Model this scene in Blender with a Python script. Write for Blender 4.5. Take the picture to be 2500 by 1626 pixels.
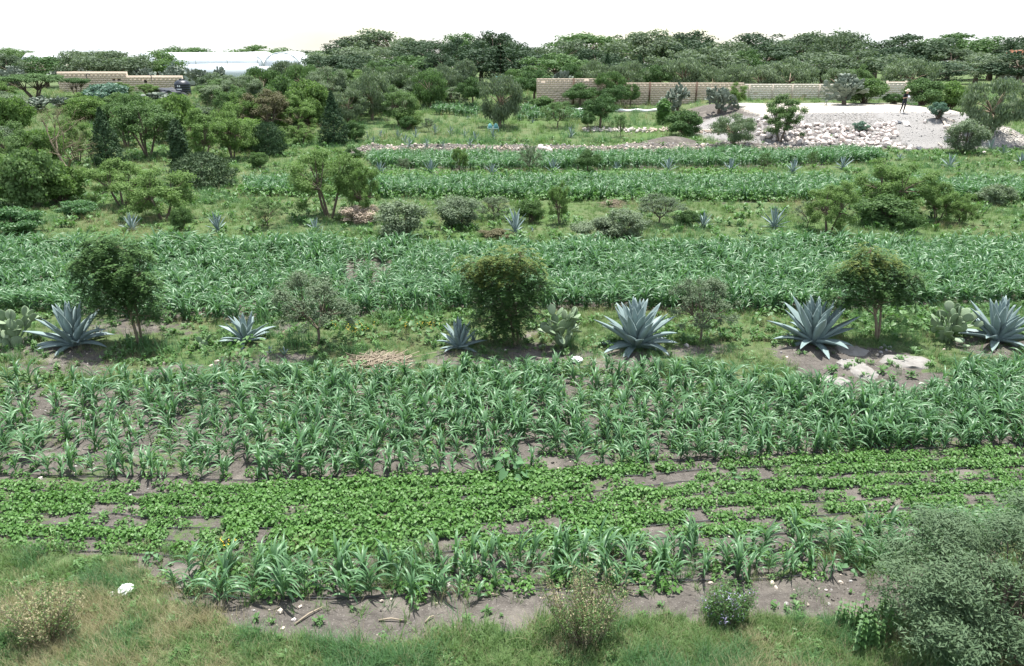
import bpy, bmesh, math, random
import numpy as np
from mathutils import Matrix, Vector, Euler

for o in list(bpy.data.objects): bpy.data.objects.remove(o)
SC = bpy.context.scene
COL = SC.collection
R = math.radians
PI = math.pi

# ------------------------------------------------------------------ camera, sky, sun, exposure
CAM_H, PITCH, FPX, CX, CY = 7.2, R(20.9), 1925.0, 1250.0, 844.0
cd = bpy.data.cameras.new('camera'); cam = bpy.data.objects.new('camera', cd); COL.objects.link(cam)
cam.location = (0, 0, CAM_H); cam.rotation_euler = (PI/2 - PITCH, 0, 0)
cd.sensor_width = 36; cd.lens = FPX/2500*36; cd.shift_y = (CY-813)/2500
cd.clip_end = 6000; cd.clip_start = 0.2
SC.camera = cam
SUN_EL, SUN_AZ = R(75), R(14)      # noon sun close to overhead, a little beyond the field
w = bpy.data.worlds.new('World'); SC.world = w; w.use_nodes = True
nt = w.node_tree; bg = nt.nodes['Background']
sky = nt.nodes.new('ShaderNodeTexSky'); sky.sky_type = 'NISHITA'; sky.sun_disc = False
sky.sun_elevation = SUN_EL; sky.sun_rotation = SUN_AZ; sky.dust_density = 0.8; sky.air_density = 1.0
tc = nt.nodes.new('ShaderNodeTexCoord'); mp = nt.nodes.new('ShaderNodeMapping'); mp.inputs['Scale'].default_value = (1, 1, 3)
nz = nt.nodes.new('ShaderNodeTexNoise'); nz.inputs['Scale'].default_value = 2.4; nz.inputs['Detail'].default_value = 8
rmp = nt.nodes.new('ShaderNodeMapRange'); rmp.inputs['From Min'].default_value = .36; rmp.inputs['From Max'].default_value = .60
mxs = nt.nodes.new('ShaderNodeMixRGB'); mxs.inputs['Color2'].default_value = (4.7, 5.0, 5.4, 1)
nt.links.new(tc.outputs['Generated'], mp.inputs['Vector']); nt.links.new(mp.outputs[0], nz.inputs['Vector'])
nt.links.new(nz.outputs['Fac'], rmp.inputs['Value']); nt.links.new(rmp.outputs[0], mxs.inputs['Fac'])
nt.links.new(sky.outputs[0], mxs.inputs['Color1']); nt.links.new(mxs.outputs[0], bg.inputs['Color'])
bg.inputs['Strength'].default_value = 0.125
sd = bpy.data.lights.new('sun', 'SUN'); so = bpy.data.objects.new('sun', sd); COL.objects.link(so)
sd.energy = 4.8; sd.angle = R(0.55); sd.color = (1, .98, .94)
sdir = Vector((math.sin(SUN_AZ)*math.cos(SUN_EL), math.cos(SUN_AZ)*math.cos(SUN_EL), math.sin(SUN_EL)))
so.rotation_euler = (-sdir).to_track_quat('-Z', 'Y').to_euler(); so.location = (0, 30, 60)
SC.view_settings.view_transform = 'Standard'; SC.view_settings.look = 'None'
SC.view_settings.exposure = 1.02; SC.view_settings.gamma = 1
SC.render.engine = 'CYCLES'
SC.cycles.max_bounces = 5; SC.cycles.diffuse_bounces = 3; SC.cycles.glossy_bounces = 1; SC.cycles.transmission_bounces = 2

# ------------------------------------------------------------------ terrain and pixel <-> ground
def sst(a, b, x):
    t = np.clip((x-a)/(b-a), 0, 1); return t*t*(3-2*t)
def vnoise(x, y, s, seed=0):
    x = np.asarray(x, float)/s; y = np.asarray(y, float)/s
    xi = np.floor(x); yi = np.floor(y); fx = x-xi; fy = y-yi
    fx = fx*fx*(3-2*fx); fy = fy*fy*(3-2*fy)
    def h(a, b):
        v = np.sin(a*127.1+b*311.7+seed*74.7)*43758.5453; return v-np.floor(v)
    return (h(xi, yi)*(1-fx)+h(xi+1, yi)*fx)*(1-fy)+(h(xi, yi+1)*(1-fx)+h(xi+1, yi+1)*fx)*fy
def H(x, y):
    x = np.asarray(x, float); y = np.asarray(y, float)
    z = np.interp(y, [-50, 54, 60, 70, 80, 95, 120, 195, 300, 4000], [0, 0, .22, .85, 1.5, 2.05, 2.2, 2.2, -3, -330])
    m = sst(14.5, 22, x)*(1-sst(36.5, 40.5, x))*sst(57.5, 66.5, y + .6*vnoise(x, y, 2.5, 5))*(1-sst(82, 95, y))
    z = z*(1-m)+2.05*m
    mr = m*(1-m)*4
    z = z+mr*(vnoise(x, y, 1.6, 2)-.5)*.5
    z = z+.42*np.exp(-((y-57.4-.03*(x-4))/.75)**2)*sst(-12.5, -10, x)*(1-sst(19, 22, x))*(.7+.6*vnoise(x, y, 1.7, 9))
    z = z+.65*np.exp(-((y-60)/.9)**2-((x-11.9)/2.1)**2)
    z = z+(vnoise(x, y, 3.0, 1)-.5)*.12*sst(6, 12, y)+(vnoise(x, y, .5, 3)-.5)*.05
    # field furrows, crops stand on the crests
    return z
ST, CT = math.sin(PITCH), math.cos(PITCH)
def ray(px, py):
    a = (px-CX)/FPX; b = (CY-py)/FPX
    return np.array([a, CT+b*ST, -ST+b*CT])
def P(px, py):
    d = ray(px, py); t = np.arange(4, 260, .05)
    x = d[0]*t; y = d[1]*t; z = CAM_H+d[2]*t
    k = np.where(z <= H(x, y))[0]
    i = k[0] if len(k) else len(t)-1
    return np.array([x[i], y[i], float(H(x[i], y[i]))])
def PG(px, py):       # quick version on the flat field
    d = ray(px, py); t = CAM_H/max(-d[2], 1e-3)
    for _ in range(6):
        z = float(H(d[0]*t, d[1]*t)); t = (CAM_H-z)/max(-d[2], 1e-3)
    return np.array([d[0]*t, d[1]*t, float(H(d[0]*t, d[1]*t))])
def proj(x, y, z):
    x = np.asarray(x, float); y = np.asarray(y, float); z = np.asarray(z, float)-CAM_H
    f = y*CT-z*ST; u = y*ST+z*CT
    f = np.where(f < .3, .3, f)
    return CX+FPX*x/f, CY-FPX*u/f
def inpoly(px, py, poly):
    ins = np.zeros(np.shape(px), bool); n = len(poly)
    for i in range(n):
        x1, y1 = poly[i]; x2, y2 = poly[(i+1) % n]
        c = ((y1 > py) != (y2 > py)) & (px < (x2-x1)*(py-y1)/((y2-y1) if y2 != y1 else 1e-9)+x1)
        ins ^= c
    return ins
def zat(pt, py):     # height of the pixel row py over the spot pt
    d = ray(CX, py); return CAM_H+d[2]/d[1]*pt[1]
def pxm(pt):         # metres per photo pixel at a spot
    return math.hypot(pt[1]*CT-(pt[2]-CAM_H)*ST, 0)/FPX

# ------------------------------------------------------------------ mesh helpers
class MB:
    def __init__(s): s.v = []; s.f = []; s.m = []; s.n = 0
    def add(s, V, F, mi=0):
        V = np.asarray(V, float).reshape(-1, 3)
        s.v.append(V); s.f += [tuple(i+s.n for i in f) for f in F]; s.m += [mi]*len(F); s.n += len(V); return s
    def mesh(s, name, mats, smooth=False):
        me = bpy.data.meshes.new(name)
        V = np.concatenate(s.v) if s.v else np.zeros((0, 3))
        lt = np.array([len(f) for f in s.f], np.int32)
        fl = np.fromiter((i for f in s.f for i in f), np.int32)
        fill(me, V, fl, lt)
        for m in (mats if isinstance(mats, (list, tuple)) else [mats]): me.materials.append(m)
        if len(me.materials) > 1: me.polygons.foreach_set('material_index', np.array(s.m, np.int32))
        if smooth: me.polygons.foreach_set('use_smooth', np.ones(len(lt), bool))
        return me
def fill(me, V, fl, lt):
    me.vertices.add(len(V)); me.vertices.foreach_set('co', np.asarray(V, np.float32).ravel())
    me.loops.add(len(fl)); me.loops.foreach_set('vertex_index', np.asarray(fl, np.int32))
    me.polygons.add(len(lt)); ls = np.zeros(len(lt), np.int32); ls[1:] = np.cumsum(lt)[:-1]
    me.polygons.foreach_set('loop_start', ls); me.polygons.foreach_set('loop_total', np.asarray(lt, np.int32))
    me.update(calc_edges=True); me.validate()
def quadmesh(name, Q, mat, smooth=False):       # Q: (n,4,3)
    me = bpy.data.meshes.new(name); n = len(Q)
    fill(me, Q.reshape(-1, 3), np.arange(n*4), np.full(n, 4)); me.materials.append(mat)
    if smooth: me.polygons.foreach_set('use_smooth', np.ones(n, bool))
    return me
def tube(mb, pts, rad, sides=5, mi=0, cap=True):
    pts = np.asarray(pts, float); n = len(pts); rad = np.broadcast_to(np.asarray(rad, float), (n,))
    T = np.gradient(pts, axis=0); T /= np.linalg.norm(T, axis=1)[:, None]+1e-9
    ref = np.array([0, 0, 1.]) if abs(T[:, 2]).mean() < .8 else np.array([1., 0, 0])
    A = np.cross(T, ref); A /= np.linalg.norm(A, axis=1)[:, None]+1e-9; B = np.cross(T, A)
    an = np.arange(sides)*2*PI/sides
    V = pts[:, None]+rad[:, None, None]*(A[:, None]*np.cos(an)[None, :, None]+B[:, None]*np.sin(an)[None, :, None])
    F = [(i*sides+j, i*sides+(j+1) % sides, (i+1)*sides+(j+1) % sides, (i+1)*sides+j) for i in range(n-1) for j in range(sides)]
    if cap: F += [tuple(range(sides))[::-1], tuple(range((n-1)*sides, n*sides))]
    mb.add(V, F, mi); return mb
BOXF = [(0, 1, 3, 2), (4, 6, 7, 5), (0, 4, 5, 1), (2, 3, 7, 6), (0, 2, 6, 4), (1, 5, 7, 3)]
def box(mb, lo, hi, mi=0, M=None):
    V = np.array([[(lo, hi)[i][0], (lo, hi)[j][1], (lo, hi)[k][2]] for i in (0, 1) for j in (0, 1) for k in (0, 1)], float)
    if M is not None: V = np.array([M @ Vector(v) for v in V])
    mb.add(V, BOXF, mi); return mb
def lathe(mb, prof, sides=16, mi=0, c=(0, 0, 0)):
    prof = np.asarray(prof, float); an = np.arange(sides)*2*PI/sides
    V = np.stack([prof[:, None, 0]*np.cos(an), prof[:, None, 0]*np.sin(an), np.repeat(prof[:, 1:2], sides, 1)], -1)+np.array(c)
    n = len(prof)
    F = [(i*sides+j, i*sides+(j+1) % sides, (i+1)*sides+(j+1) % sides, (i+1)*sides+j) for i in range(n-1) for j in range(sides)]
    F += [tuple(range(sides))[::-1], tuple(range((n-1)*sides, n*sides))]
    mb.add(V, F, mi); return mb
def obj(name, me, parent=None, loc=(0, 0, 0), rot=(0, 0, 0), scale=(1, 1, 1), mat=None):
    o = bpy.data.objects.new(name, me); COL.objects.link(o)
    o.location = loc; o.rotation_euler = rot; o.scale = scale
    if parent: o.parent = parent
    if mat is not None and me is not None:
        o.material_slots[0].link = 'OBJECT'; o.material_slots[0].material = mat
    return o
def tag(o, label, cat=None, group=None, kind=None):
    o['label'] = label
    if cat: o['category'] = cat
    if group: o['group'] = group
    if kind: o['kind'] = kind
    return o
ORD = ('first second third fourth fifth sixth seventh eighth ninth tenth eleventh twelfth thirteenth fourteenth fifteenth sixteenth '
       'seventeenth eighteenth nineteenth twentieth').split()
def ordn(i):
    if i < 20: return ORD[i]
    tens = {2: 'twenty', 3: 'thirty', 4: 'forty', 5: 'fifty', 6: 'sixty', 7: 'seventy', 8: 'eighty', 9: 'ninety'}; n = i+1
    if n == 100: return 'hundredth'
    if n > 100: return 'hundred-and-'+ordn(n-101)
    return tens[n//10]+('-'+ORD[n % 10-1] if n % 10 else 'th') if n % 10 else tens[n//10][:-1]+'ieth'
POOL = {}
def pool(o, px, text, group, cat):             # labelled at the end: look-alikes are told apart by their place from the left
    o['category'] = cat; POOL.setdefault((text, group), []).append((px, o))

# ------------------------------------------------------------------ materials
def mat_new(name):
    m = bpy.data.materials.new(name); m.use_nodes = True; return m, m.node_tree, m.node_tree.nodes['Principled BSDF']
def leaf_mat(name, c1, c2, trans=.3, rough=.5, spec=.35, old=None, nscale=None):
    m, t, p = mat_new(name); L = t.links
    gi = t.nodes.new('ShaderNodeNewGeometry'); oi = t.nodes.new('ShaderNodeObjectInfo')
    a = t.nodes.new('ShaderNodeMath'); a.operation = 'MULTIPLY_ADD'; a.inputs[1].default_value = .6
    b = t.nodes.new('ShaderNodeMath'); b.operation = 'MULTIPLY'; b.inputs[1].default_value = .4
    L.new(oi.outputs['Random'], b.inputs[0]); L.new(gi.outputs['Random Per Island'], a.inputs[0]); L.new(b.outputs[0], a.inputs[2])
    mx = t.nodes.new('ShaderNodeMixRGB'); mx.inputs[1].default_value = (*c1, 1); mx.inputs[2].default_value = (*c2, 1)
    L.new(a.outputs[0], mx.inputs[0]); out = mx.outputs[0]
    if old:
        gt = t.nodes.new('ShaderNodeMath'); gt.operation = 'GREATER_THAN'; gt.inputs[1].default_value = .94; L.new(gi.outputs['Random Per Island'], gt.inputs[0])
        mo = t.nodes.new('ShaderNodeMixRGB'); mo.inputs[2].default_value = (*old, 1); L.new(gt.outputs[0], mo.inputs[0]); L.new(out, mo.inputs[1]); out = mo.outputs[0]
    if nscale:
        n = t.nodes.new('ShaderNodeTexNoise'); n.inputs['Scale'].default_value = nscale; n.inputs['Detail'].default_value = 3
        tcn = t.nodes.new('ShaderNodeTexCoord'); L.new(tcn.outputs['Object'], n.inputs['Vector'])
        m2 = t.nodes.new('ShaderNodeMixRGB'); m2.blend_type = 'MULTIPLY'; m2.inputs[0].default_value = .5
        rr = t.nodes.new('ShaderNodeMapRange'); rr.inputs['To Min'].default_value = .5; rr.inputs['To Max'].default_value = 1.5
        L.new(n.outputs['Fac'], rr.inputs['Value']); L.new(out, m2.inputs[1]); L.new(rr.outputs[0], m2.inputs[2]); out = m2.outputs[0]
    L.new(out, p.inputs['Base Color']); p.inputs['Roughness'].default_value = rough; p.inputs['Specular IOR Level'].default_value = spec
    if trans > 0:
        tr = t.nodes.new('ShaderNodeBsdfTranslucent'); ms = t.nodes.new('ShaderNodeMixShader'); ms.inputs[0].default_value = trans
        g = t.nodes.new('ShaderNodeMixRGB'); g.blend_type = 'MULTIPLY'; g.inputs[0].default_value = 1; g.inputs[2].default_value = (1.05, 1.2, .72, 1)
        L.new(out, g.inputs[1]); L.new(g.outputs[0], tr.inputs['Color'])
        L.new(p.outputs[0], ms.inputs[1]); L.new(tr.outputs[0], ms.inputs[2]); L.new(ms.outputs[0], t.nodes['Material Output'].inputs['Surface'])
    return m
def solid(name, c1, c2=None, scale=6, rough=.85, bump=.0, spec=.3, metal=0):
    m, t, p = mat_new(name); L = t.links
    p.inputs['Roughness'].default_value = rough; p.inputs['Specular IOR Level'].default_value = spec; p.inputs['Metallic'].default_value = metal
    tcn = t.nodes.new('ShaderNodeTexCoord'); n = t.nodes.new('ShaderNodeTexNoise'); n.inputs['Scale'].default_value = scale; n.inputs['Detail'].default_value = 6
    oi = t.nodes.new('ShaderNodeObjectInfo'); gi = t.nodes.new('ShaderNodeNewGeometry')
    vm = t.nodes.new('ShaderNodeVectorMath'); L.new(tcn.outputs['Object'], vm.inputs[0]); L.new(oi.outputs['Random'], vm.inputs[1]); L.new(vm.outputs[0], n.inputs['Vector'])
    ad = t.nodes.new('ShaderNodeMath'); ad.operation = 'MULTIPLY_ADD'; ad.inputs[1].default_value = .5
    rr = t.nodes.new('ShaderNodeMapRange'); rr.inputs['From Min'].default_value = .3; rr.inputs['From Max'].default_value = .7; rr.inputs['To Max'].default_value = .6
    L.new(n.outputs['Fac'], rr.inputs['Value']); L.new(gi.outputs['Random Per Island'], ad.inputs[0]); L.new(rr.outputs[0], ad.inputs[2])
    mx = t.nodes.new('ShaderNodeMixRGB'); mx.inputs[1].default_value = (*c1, 1); mx.inputs[2].default_value = (*(c2 or c1), 1)
    L.new(ad.outputs[0], mx.inputs[0]); L.new(mx.outputs[0], p.inputs['Base Color'])
    if bump:
        bp = t.nodes.new('ShaderNodeBump'); bp.inputs['Strength'].default_value = bump; bp.inputs['Distance'].default_value = .05
        L.new(n.outputs['Fac'], bp.inputs['Height']); L.new(bp.outputs[0], p.inputs['Normal'])
    return m
M = {}
M['maize'] = leaf_mat('maize_leaf', (.058, .140, .060), (.165, .300, .138), .28, .42, .45, old=(.28, .27, .10))
M['maize_stalk'] = leaf_mat('maize_stalk', (.10, .20, .07), (.14, .26, .09), 0, .5)
M['bean'] = leaf_mat('bean_leaf', (.074, .178, .038), (.150, .290, .074), .32, .5, .4)
M['squash'] = leaf_mat('squash_leaf', (.09, .19, .08), (.13, .25, .11), .25, .55, .3)
M['grass'] = leaf_mat('grass_blade', (.092, .172, .052), (.185, .275, .104), .3, .55, .3)
M['dry'] = leaf_mat('dry_grass', (.24, .225, .12), (.40, .35, .22), .3, .7, .2)
M['lush'] = leaf_mat('lush_grass', (.060, .145, .055), (.115, .225, .085), .3, .5, .35)
M['weed'] = leaf_mat('weed_leaf', (.074, .165, .048), (.138, .250, .082), .3, .5, .35)
M['mesq'] = leaf_mat('mesquite_leaf', (.092, .168, .046), (.185, .275, .092), .35, .65, .15)
M['mesq_green'] = leaf_mat('green_feather_leaf', (.074, .140, .050), (.145, .222, .084), .3, .65, .15)
M['pirul'] = leaf_mat('pepper_tree_leaf', (.122, .172, .100), (.215, .270, .165), .25, .65, .15)
M['greybush'] = leaf_mat('grey_shrub_leaf', (.130, .180, .108), (.220, .270, .172), .25, .65, .15)
M['wispy'] = leaf_mat('wispy_grey_leaf', (.095, .138, .082), (.170, .215, .132), .25, .65, .15)
M['corner'] = leaf_mat('corner_shrub_leaf', (.075, .125, .066), (.140, .200, .108), .28, .65, .15)
M['ash'] = leaf_mat('pinnate_dark_leaf', (.042, .095, .028), (.090, .165, .050), .2, .65, .15)
M['ash_new'] = leaf_mat('young_pinnate_leaf', (.10, .15, .036), (.17, .19, .055), .3, .65, .15)
M['cypress'] = leaf_mat('cypress_spray', (.030, .065, .030), (.062, .105, .046), .1, .65, .15)
M['juniper'] = leaf_mat('juniper_spray', (.045, .080, .040), (.090, .130, .062), .1, .65, .15)
M['dense'] = leaf_mat('broad_dark_leaf', (.056, .115, .042), (.115, .190, .068), .22, .65, .15)
M['far'] = leaf_mat('far_tree_leaf', (.036, .068, .036), (.074, .112, .060), .15, .65, .15)
M['brownleaf'] = leaf_mat('brown_olive_leaf', (.110, .110, .055), (.175, .155, .090), .2, .65, .15)
M['pinkdry'] = leaf_mat('pale_dry_leaf', (.42, .33, .26), (.62, .52, .42), .15, .8, .1)
M['bluegreen'] = leaf_mat('bluish_leaf', (.09, .17, .12), (.16, .26, .19), .2, .5, .3)
M['agave'] = leaf_mat('agave_leaf', (.158, .222, .216), (.228, .296, .286), 0, .5, .35, nscale=5)
M['agave_far'] = leaf_mat('agave_leaf_green', (.150, .215, .195), (.220, .290, .260), 0, .5, .35)
M['bark'] = solid('bark', (.10, .075, .055), (.18, .145, .11), 14, .95, .4)
M['bark_pale'] = solid('pale_bark', (.24, .20, .16), (.38, .33, .28), 14, .95, .3)
M['bark_grey'] = solid('grey_bark', (.17, .13, .09), (.26, .21, .15), 14, .95, .3)
M['stone'] = solid('pale_stone', (.47, .395, .355), (.68, .605, .555), 3, .95, .5)
M['fieldstone'] = solid('field_stone', (.38, .29, .22), (.62, .54, .45), 7, .95, .5)
M['greystone'] = solid('grey_stone', (.20, .19, .20), (.34, .33, .33), 7, .95, .4)
M['outcrop'] = solid('rock_outcrop', (.19, .178, .162), (.33, .31, .285), 4, .97, .9)
M['gravel'] = solid('gravel', (.24, .225, .212), (.42, .395, .37), 9, .97, .3)
M['adobe'] = solid('adobe_block', (.54, .435, .33), (.66, .545, .43), 3, .97, .3)
M['block'] = solid('pale_block', (.66, .60, .50), (.76, .70, .60), 3, .97, .2)
M['mortar'] = solid('mortar', (.46, .375, .29), (.55, .46, .36), 5, .97)
M['steelpost'] = solid('rusty_steel', (.10, .06, .04), (.16, .10, .07), 8, .8)
M['concrete'] = solid('concrete_post', (.42, .36, .29), (.52, .46, .38), 6, .95)
M['whitewash'] = solid('white_concrete', (.62, .64, .64), (.78, .79, .78), 4, .8)
M['greenhouse'] = solid('greenhouse_film', (.66, .70, .74), (.74, .77, .80), .6, .45, 0, .4)
M['tank'] = solid('black_plastic', (.012, .016, .022), (.02, .026, .034), 5, .4, 0, .5)
M['whitemark'] = solid('white_print', (.8, .8, .8), None, 5, .6)
M['teal'] = solid('teal_paint', (.10, .32, .33), (.16, .40, .40), 8, .5)
M['paleteal'] = solid('pale_teal_paint', (.38, .50, .50), (.45, .56, .55), 8, .6)
M['hose'] = solid('black_hose', (.025, .025, .028), (.05, .05, .055), 4, .45)
M['straw'] = solid('straw', (.21, .17, .12), (.37, .31, .23), 20, .9)
M['wood'] = solid('weathered_wood', (.30, .25, .20), (.50, .44, .37), 12, .9)
M['bag'] = solid('white_plastic', (.80, .80, .80), (.86, .86, .85), 5, .35, 0, .5)
M['tarp'] = solid('dark_tarp', (.03, .035, .045), (.07, .075, .085), 6, .6)
M['skin'] = solid('skin', (.45, .26, .18), (.5, .3, .21), 5, .6)
M['blackcloth'] = solid('black_cloth', (.012, .012, .014), (.025, .025, .03), 9, .9)
M['trouser'] = solid('charcoal_cloth', (.02, .02, .024), (.035, .035, .042), 9, .9)
M['hat'] = solid('straw_hat', (.62, .55, .42), (.72, .65, .52), 20, .9)
M['hair'] = solid('dark_hair', (.02, .014, .01), None, 9, .6)
M['shoe'] = solid('pale_shoe', (.5, .48, .45), None, 9, .7)
M['remote'] = solid('white_remote', (.75, .76, .78), None, 5, .4)
M['redroof'] = solid('red_roof', (.28, .10, .06), (.36, .15, .09), 3, .9)
M['cream'] = solid('cream_plaster', (.55, .50, .42), (.62, .57, .49), 2, .95)
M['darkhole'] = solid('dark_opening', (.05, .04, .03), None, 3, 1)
M['flower'] = leaf_mat('yellow_flower', (.62, .42, .02), (.75, .55, .05), .2, .6)
M['purple'] = leaf_mat('lilac_flower', (.30, .27, .42), (.42, .38, .54), .2, .6)
M['eyedark'] = solid('dark_eye', (.01, .01, .01), None, 3, .3)
# cactus pads: dull grey green with rows of pale areoles
m, t, p = mat_new('cactus_pad'); L = t.links
tcn = t.nodes.new('ShaderNodeTexCoord'); vo = t.nodes.new('ShaderNodeTexVoronoi'); vo.inputs['Scale'].default_value = 26
rr = t.nodes.new('ShaderNodeMapRange'); rr.inputs['From Min'].default_value = .16; rr.inputs['From Max'].default_value = .30; rr.inputs['To Min'].default_value = 1; rr.inputs['To Max'].default_value = 0
mx = t.nodes.new('ShaderNodeMixRGB'); mx.inputs[2].default_value = (.42, .45, .33, 1); oi = t.nodes.new('ShaderNodeObjectInfo')
m0 = t.nodes.new('ShaderNodeMixRGB'); m0.inputs[1].default_value = (.135, .205, .105, 1); m0.inputs[2].default_value = (.215, .285, .165, 1)
L.new(oi.outputs['Random'], m0.inputs[0]); L.new(m0.outputs[0], mx.inputs[1]); L.new(tcn.outputs['Object'], vo.inputs['Vector'])
L.new(vo.outputs['Distance'], rr.inputs['Value']); L.new(rr.outputs[0], mx.inputs[0]); L.new(mx.outputs[0], p.inputs['Base Color']); p.inputs['Roughness'].default_value = .6
M['pad'] = m
M['pad_far'] = leaf_mat('cactus_pad_far', (.090, .120, .085), (.205, .240, .185), 0, .6, .3)
# ground: soil, turf, pale earth and gravel mixed by what covers each place
m, t, p = mat_new('ground'); L = t.links
at = t.nodes.new('ShaderNodeVertexColor'); at.layer_name = 'cover'; sp = t.nodes.new('ShaderNodeSeparateColor'); L.new(at.outputs[0], sp.inputs[0])
geo = t.nodes.new('ShaderNodeNewGeometry')
def noise(scale, det=6, rough=.6):
    n = t.nodes.new('ShaderNodeTexNoise'); n.inputs['Scale'].default_value = scale; n.inputs['Detail'].default_value = det; n.inputs['Roughness'].default_value = rough
    L.new(geo.outputs['Position'], n.inputs['Vector']); return n.outputs['Fac']
def mixc(f, a, b):
    x = t.nodes.new('ShaderNodeMixRGB')
    for i, s in ((0, f), (1, a), (2, b)):
        if isinstance(s, tuple): x.inputs[i].default_value = (*s, 1)
        else: L.new(s, x.inputs[i])
    return x.outputs[0]
def rng(v, a, b, c=0, d=1):
    x = t.nodes.new('ShaderNodeMapRange'); L.new(v, x.inputs['Value'])
    for k, s in (('From Min', a), ('From Max', b), ('To Min', c), ('To Max', d)): x.inputs[k].default_value = s
    return x.outputs[0]
def mth(op, a, b):
    x = t.nodes.new('ShaderNodeMath'); x.operation = op
    for i, s in ((0, a), (1, b)):
        if isinstance(s, (int, float)): x.inputs[i].default_value = s
        else: L.new(s, x.inputs[i])
    return x.outputs[0]
n1, n2, n3, n4 = noise(1.1), noise(7), noise(38, 4), noise(.22, 3)
soil = mixc(rng(n2, .3, .7), (.080, .071, .062), (.148, .132, .115))
soil = mixc(rng(n1, .52, .68), soil, (.205, .184, .156))
soil = mixc(rng(n3, .60, .70), soil, (.29, .268, .235))
turf = mixc(rng(n2, .3, .7), (.070, .110, .042), (.122, .160, .070))
turf = mixc(rng(n1, .5, .7), turf, (.140, .150, .075))
turf = mixc(rng(n4, .5, .62), turf, (.085, .140, .044))
pale = mixc(rng(n2, .3, .7), (.42, .375, .315), (.56, .515, .445))
grav = mixc(rng(n3, .35, .65), (.20, .19, .182), (.34, .325, .305))
def msk(ch, wob): return rng(mth('ADD', ch, mth('MULTIPLY', mth('SUBTRACT', wob, .5), 1.1)), .42, .58)
c = mixc(msk(sp.outputs[0], n2), soil, turf)
c = mixc(msk(sp.outputs[2], n2), c, grav)
c = mixc(msk(sp.outputs[1], n2), c, pale)
L.new(c, p.inputs['Base Color']); p.inputs['Roughness'].default_value = .97; p.inputs['Specular IOR Level'].default_value = .15
bp = t.nodes.new('ShaderNodeBump'); bp.inputs['Strength'].default_value = .9; bp.inputs['Distance'].default_value = .09
L.new(mth('ADD', n2, mth('MULTIPLY', n3, .4)), bp.inputs['Height']); L.new(bp.outputs[0], p.inputs['Normal'])
M['ground'] = m

# ------------------------------------------------------------------ crop bands (photo pixel lines, laid on the ground)
LN = {
 'A0': [(-200, 620), (0, 616), (600, 616), (1250, 624), (1900, 616), (2500, 618), (2700, 620)],
 'A1': [(-200, 750), (0, 755), (350, 778), (620, 785), (1000, 760), (1250, 748), (1880, 762), (2200, 748), (2500, 735), (2700, 730)],
 'B0': [(-200, 950), (0, 945), (300, 940), (640, 925), (1000, 935), (1250, 915), (1700, 915), (1950, 950), (2150, 985), (2330, 925), (2500, 905), (2700, 895)],
 'B1': [(-200, 1150), (0, 1153), (620, 1166), (1250, 1147), (1860, 1108), (2500, 1080), (2700, 1075)],
 'N0': [(-200, 1185), (0, 1190), (620, 1200), (1250, 1172), (1500, 1155), (1860, 1132), (2500, 1105), (2700, 1100)],
 'N1': [(-200, 1325), (0, 1330), (450, 1345), (1000, 1345), (1500, 1312), (1900, 1290), (2500, 1250), (2700, 1240)],
 'C0': [(390, 1412), (640, 1395), (1000, 1385), (1250, 1372), (1900, 1335), (2300, 1300), (2520, 1280)],
 'C1': [(440, 1450), (640, 1458), (800, 1452), (1250, 1436), (1860, 1405), (2200, 1372), (2420, 1330)],
 'D0': [(600, 452), (1250, 450), (1900, 448), (2480, 456)], 'D1': [(600, 476), (1250, 486), (1900, 490), (2520, 490)],
 'E0': [(905, 386), (1250, 390), (1900, 380), (2120, 380)], 'E1': [(905, 410), (1250, 418), (1900, 405), (2160, 396)],
 'F0': [(1060, 280), (1165, 280)], 'F1': [(1060, 290), (1165, 290)], 'G0': [(1255, 286), (1430, 290)], 'G1': [(1260, 300), (1430, 300)],
}
def gl(key, n=60):      # ground polyline of a band edge
    p_ = LN[key]; xs = np.linspace(p_[0][0], p_[-1][0], n)
    return np.array([PG(x, np.interp(x, [q[0] for q in p_], [q[1] for q in p_])) for x in xs])
def band_rows(k, nrows):
    a, b = gl(k+'0'), gl(k+'1')
    return [a+(b-a)*t_ for t_ in np.linspace(0, 1, nrows)]
def along(line, step, jit, rs):
    d = np.r_[0, np.cumsum(np.hypot(*np.diff(line[:, :2], axis=0).T))]
    s = np.arange(step/2, d[-1], step); s = s+rs.uniform(-jit, jit, len(s))
    return np.stack([np.interp(s, d, line[:, 0]), np.interp(s, d, line[:, 1])], 1)
FIELD = [LN['B0']+LN['B1'][::-1], LN['B1']+LN['N1'][::-1], LN['N1']+[(2420, 1330), (2200, 1380), (1860, 1412), (1250, 1442), (800, 1460), (560, 1462), (430, 1440), (300, 1370), (150, 1345), (-200, 1335)]]
FARM = [LN['A0']+LN['A1'][::-1], LN['D0']+LN['D1'][::-1], LN['E0']+LN['E1'][::-1]]
SOILSTRIP = [(430, 1470), (640, 1462), (1250, 1440), (1900, 1410), (2230, 1375), (2450, 1350), (2330, 1440), (2170, 1525), (1950, 1515), (1800, 1495), (1500, 1505), (1250, 1535), (900, 1570), (650, 1550)]
ROCKY = [(1930, 878), (1990, 850), (2090, 848), (2260, 885), (2350, 930), (2230, 975), (2080, 985), (1980, 950)]
SPOTS = [(186, 868, 105, 42), (1550, 880, 105, 34), (1990, 858, 140, 28), (1121, 880, 85, 30), (660, 880, 110, 22), (340, 800, 150, 22), (930, 890, 110, 28),
         (1330, 870, 120, 30), (2420, 852, 120, 26), (1230, 888, 140, 26), (40, 850, 60, 30), (560, 895, 60, 16), (1700, 860, 90, 16), (170, 905, 150, 20), (420, 905, 80, 18), (1290, 822, 40, 12), (700, 800, 60, 14)]
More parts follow.
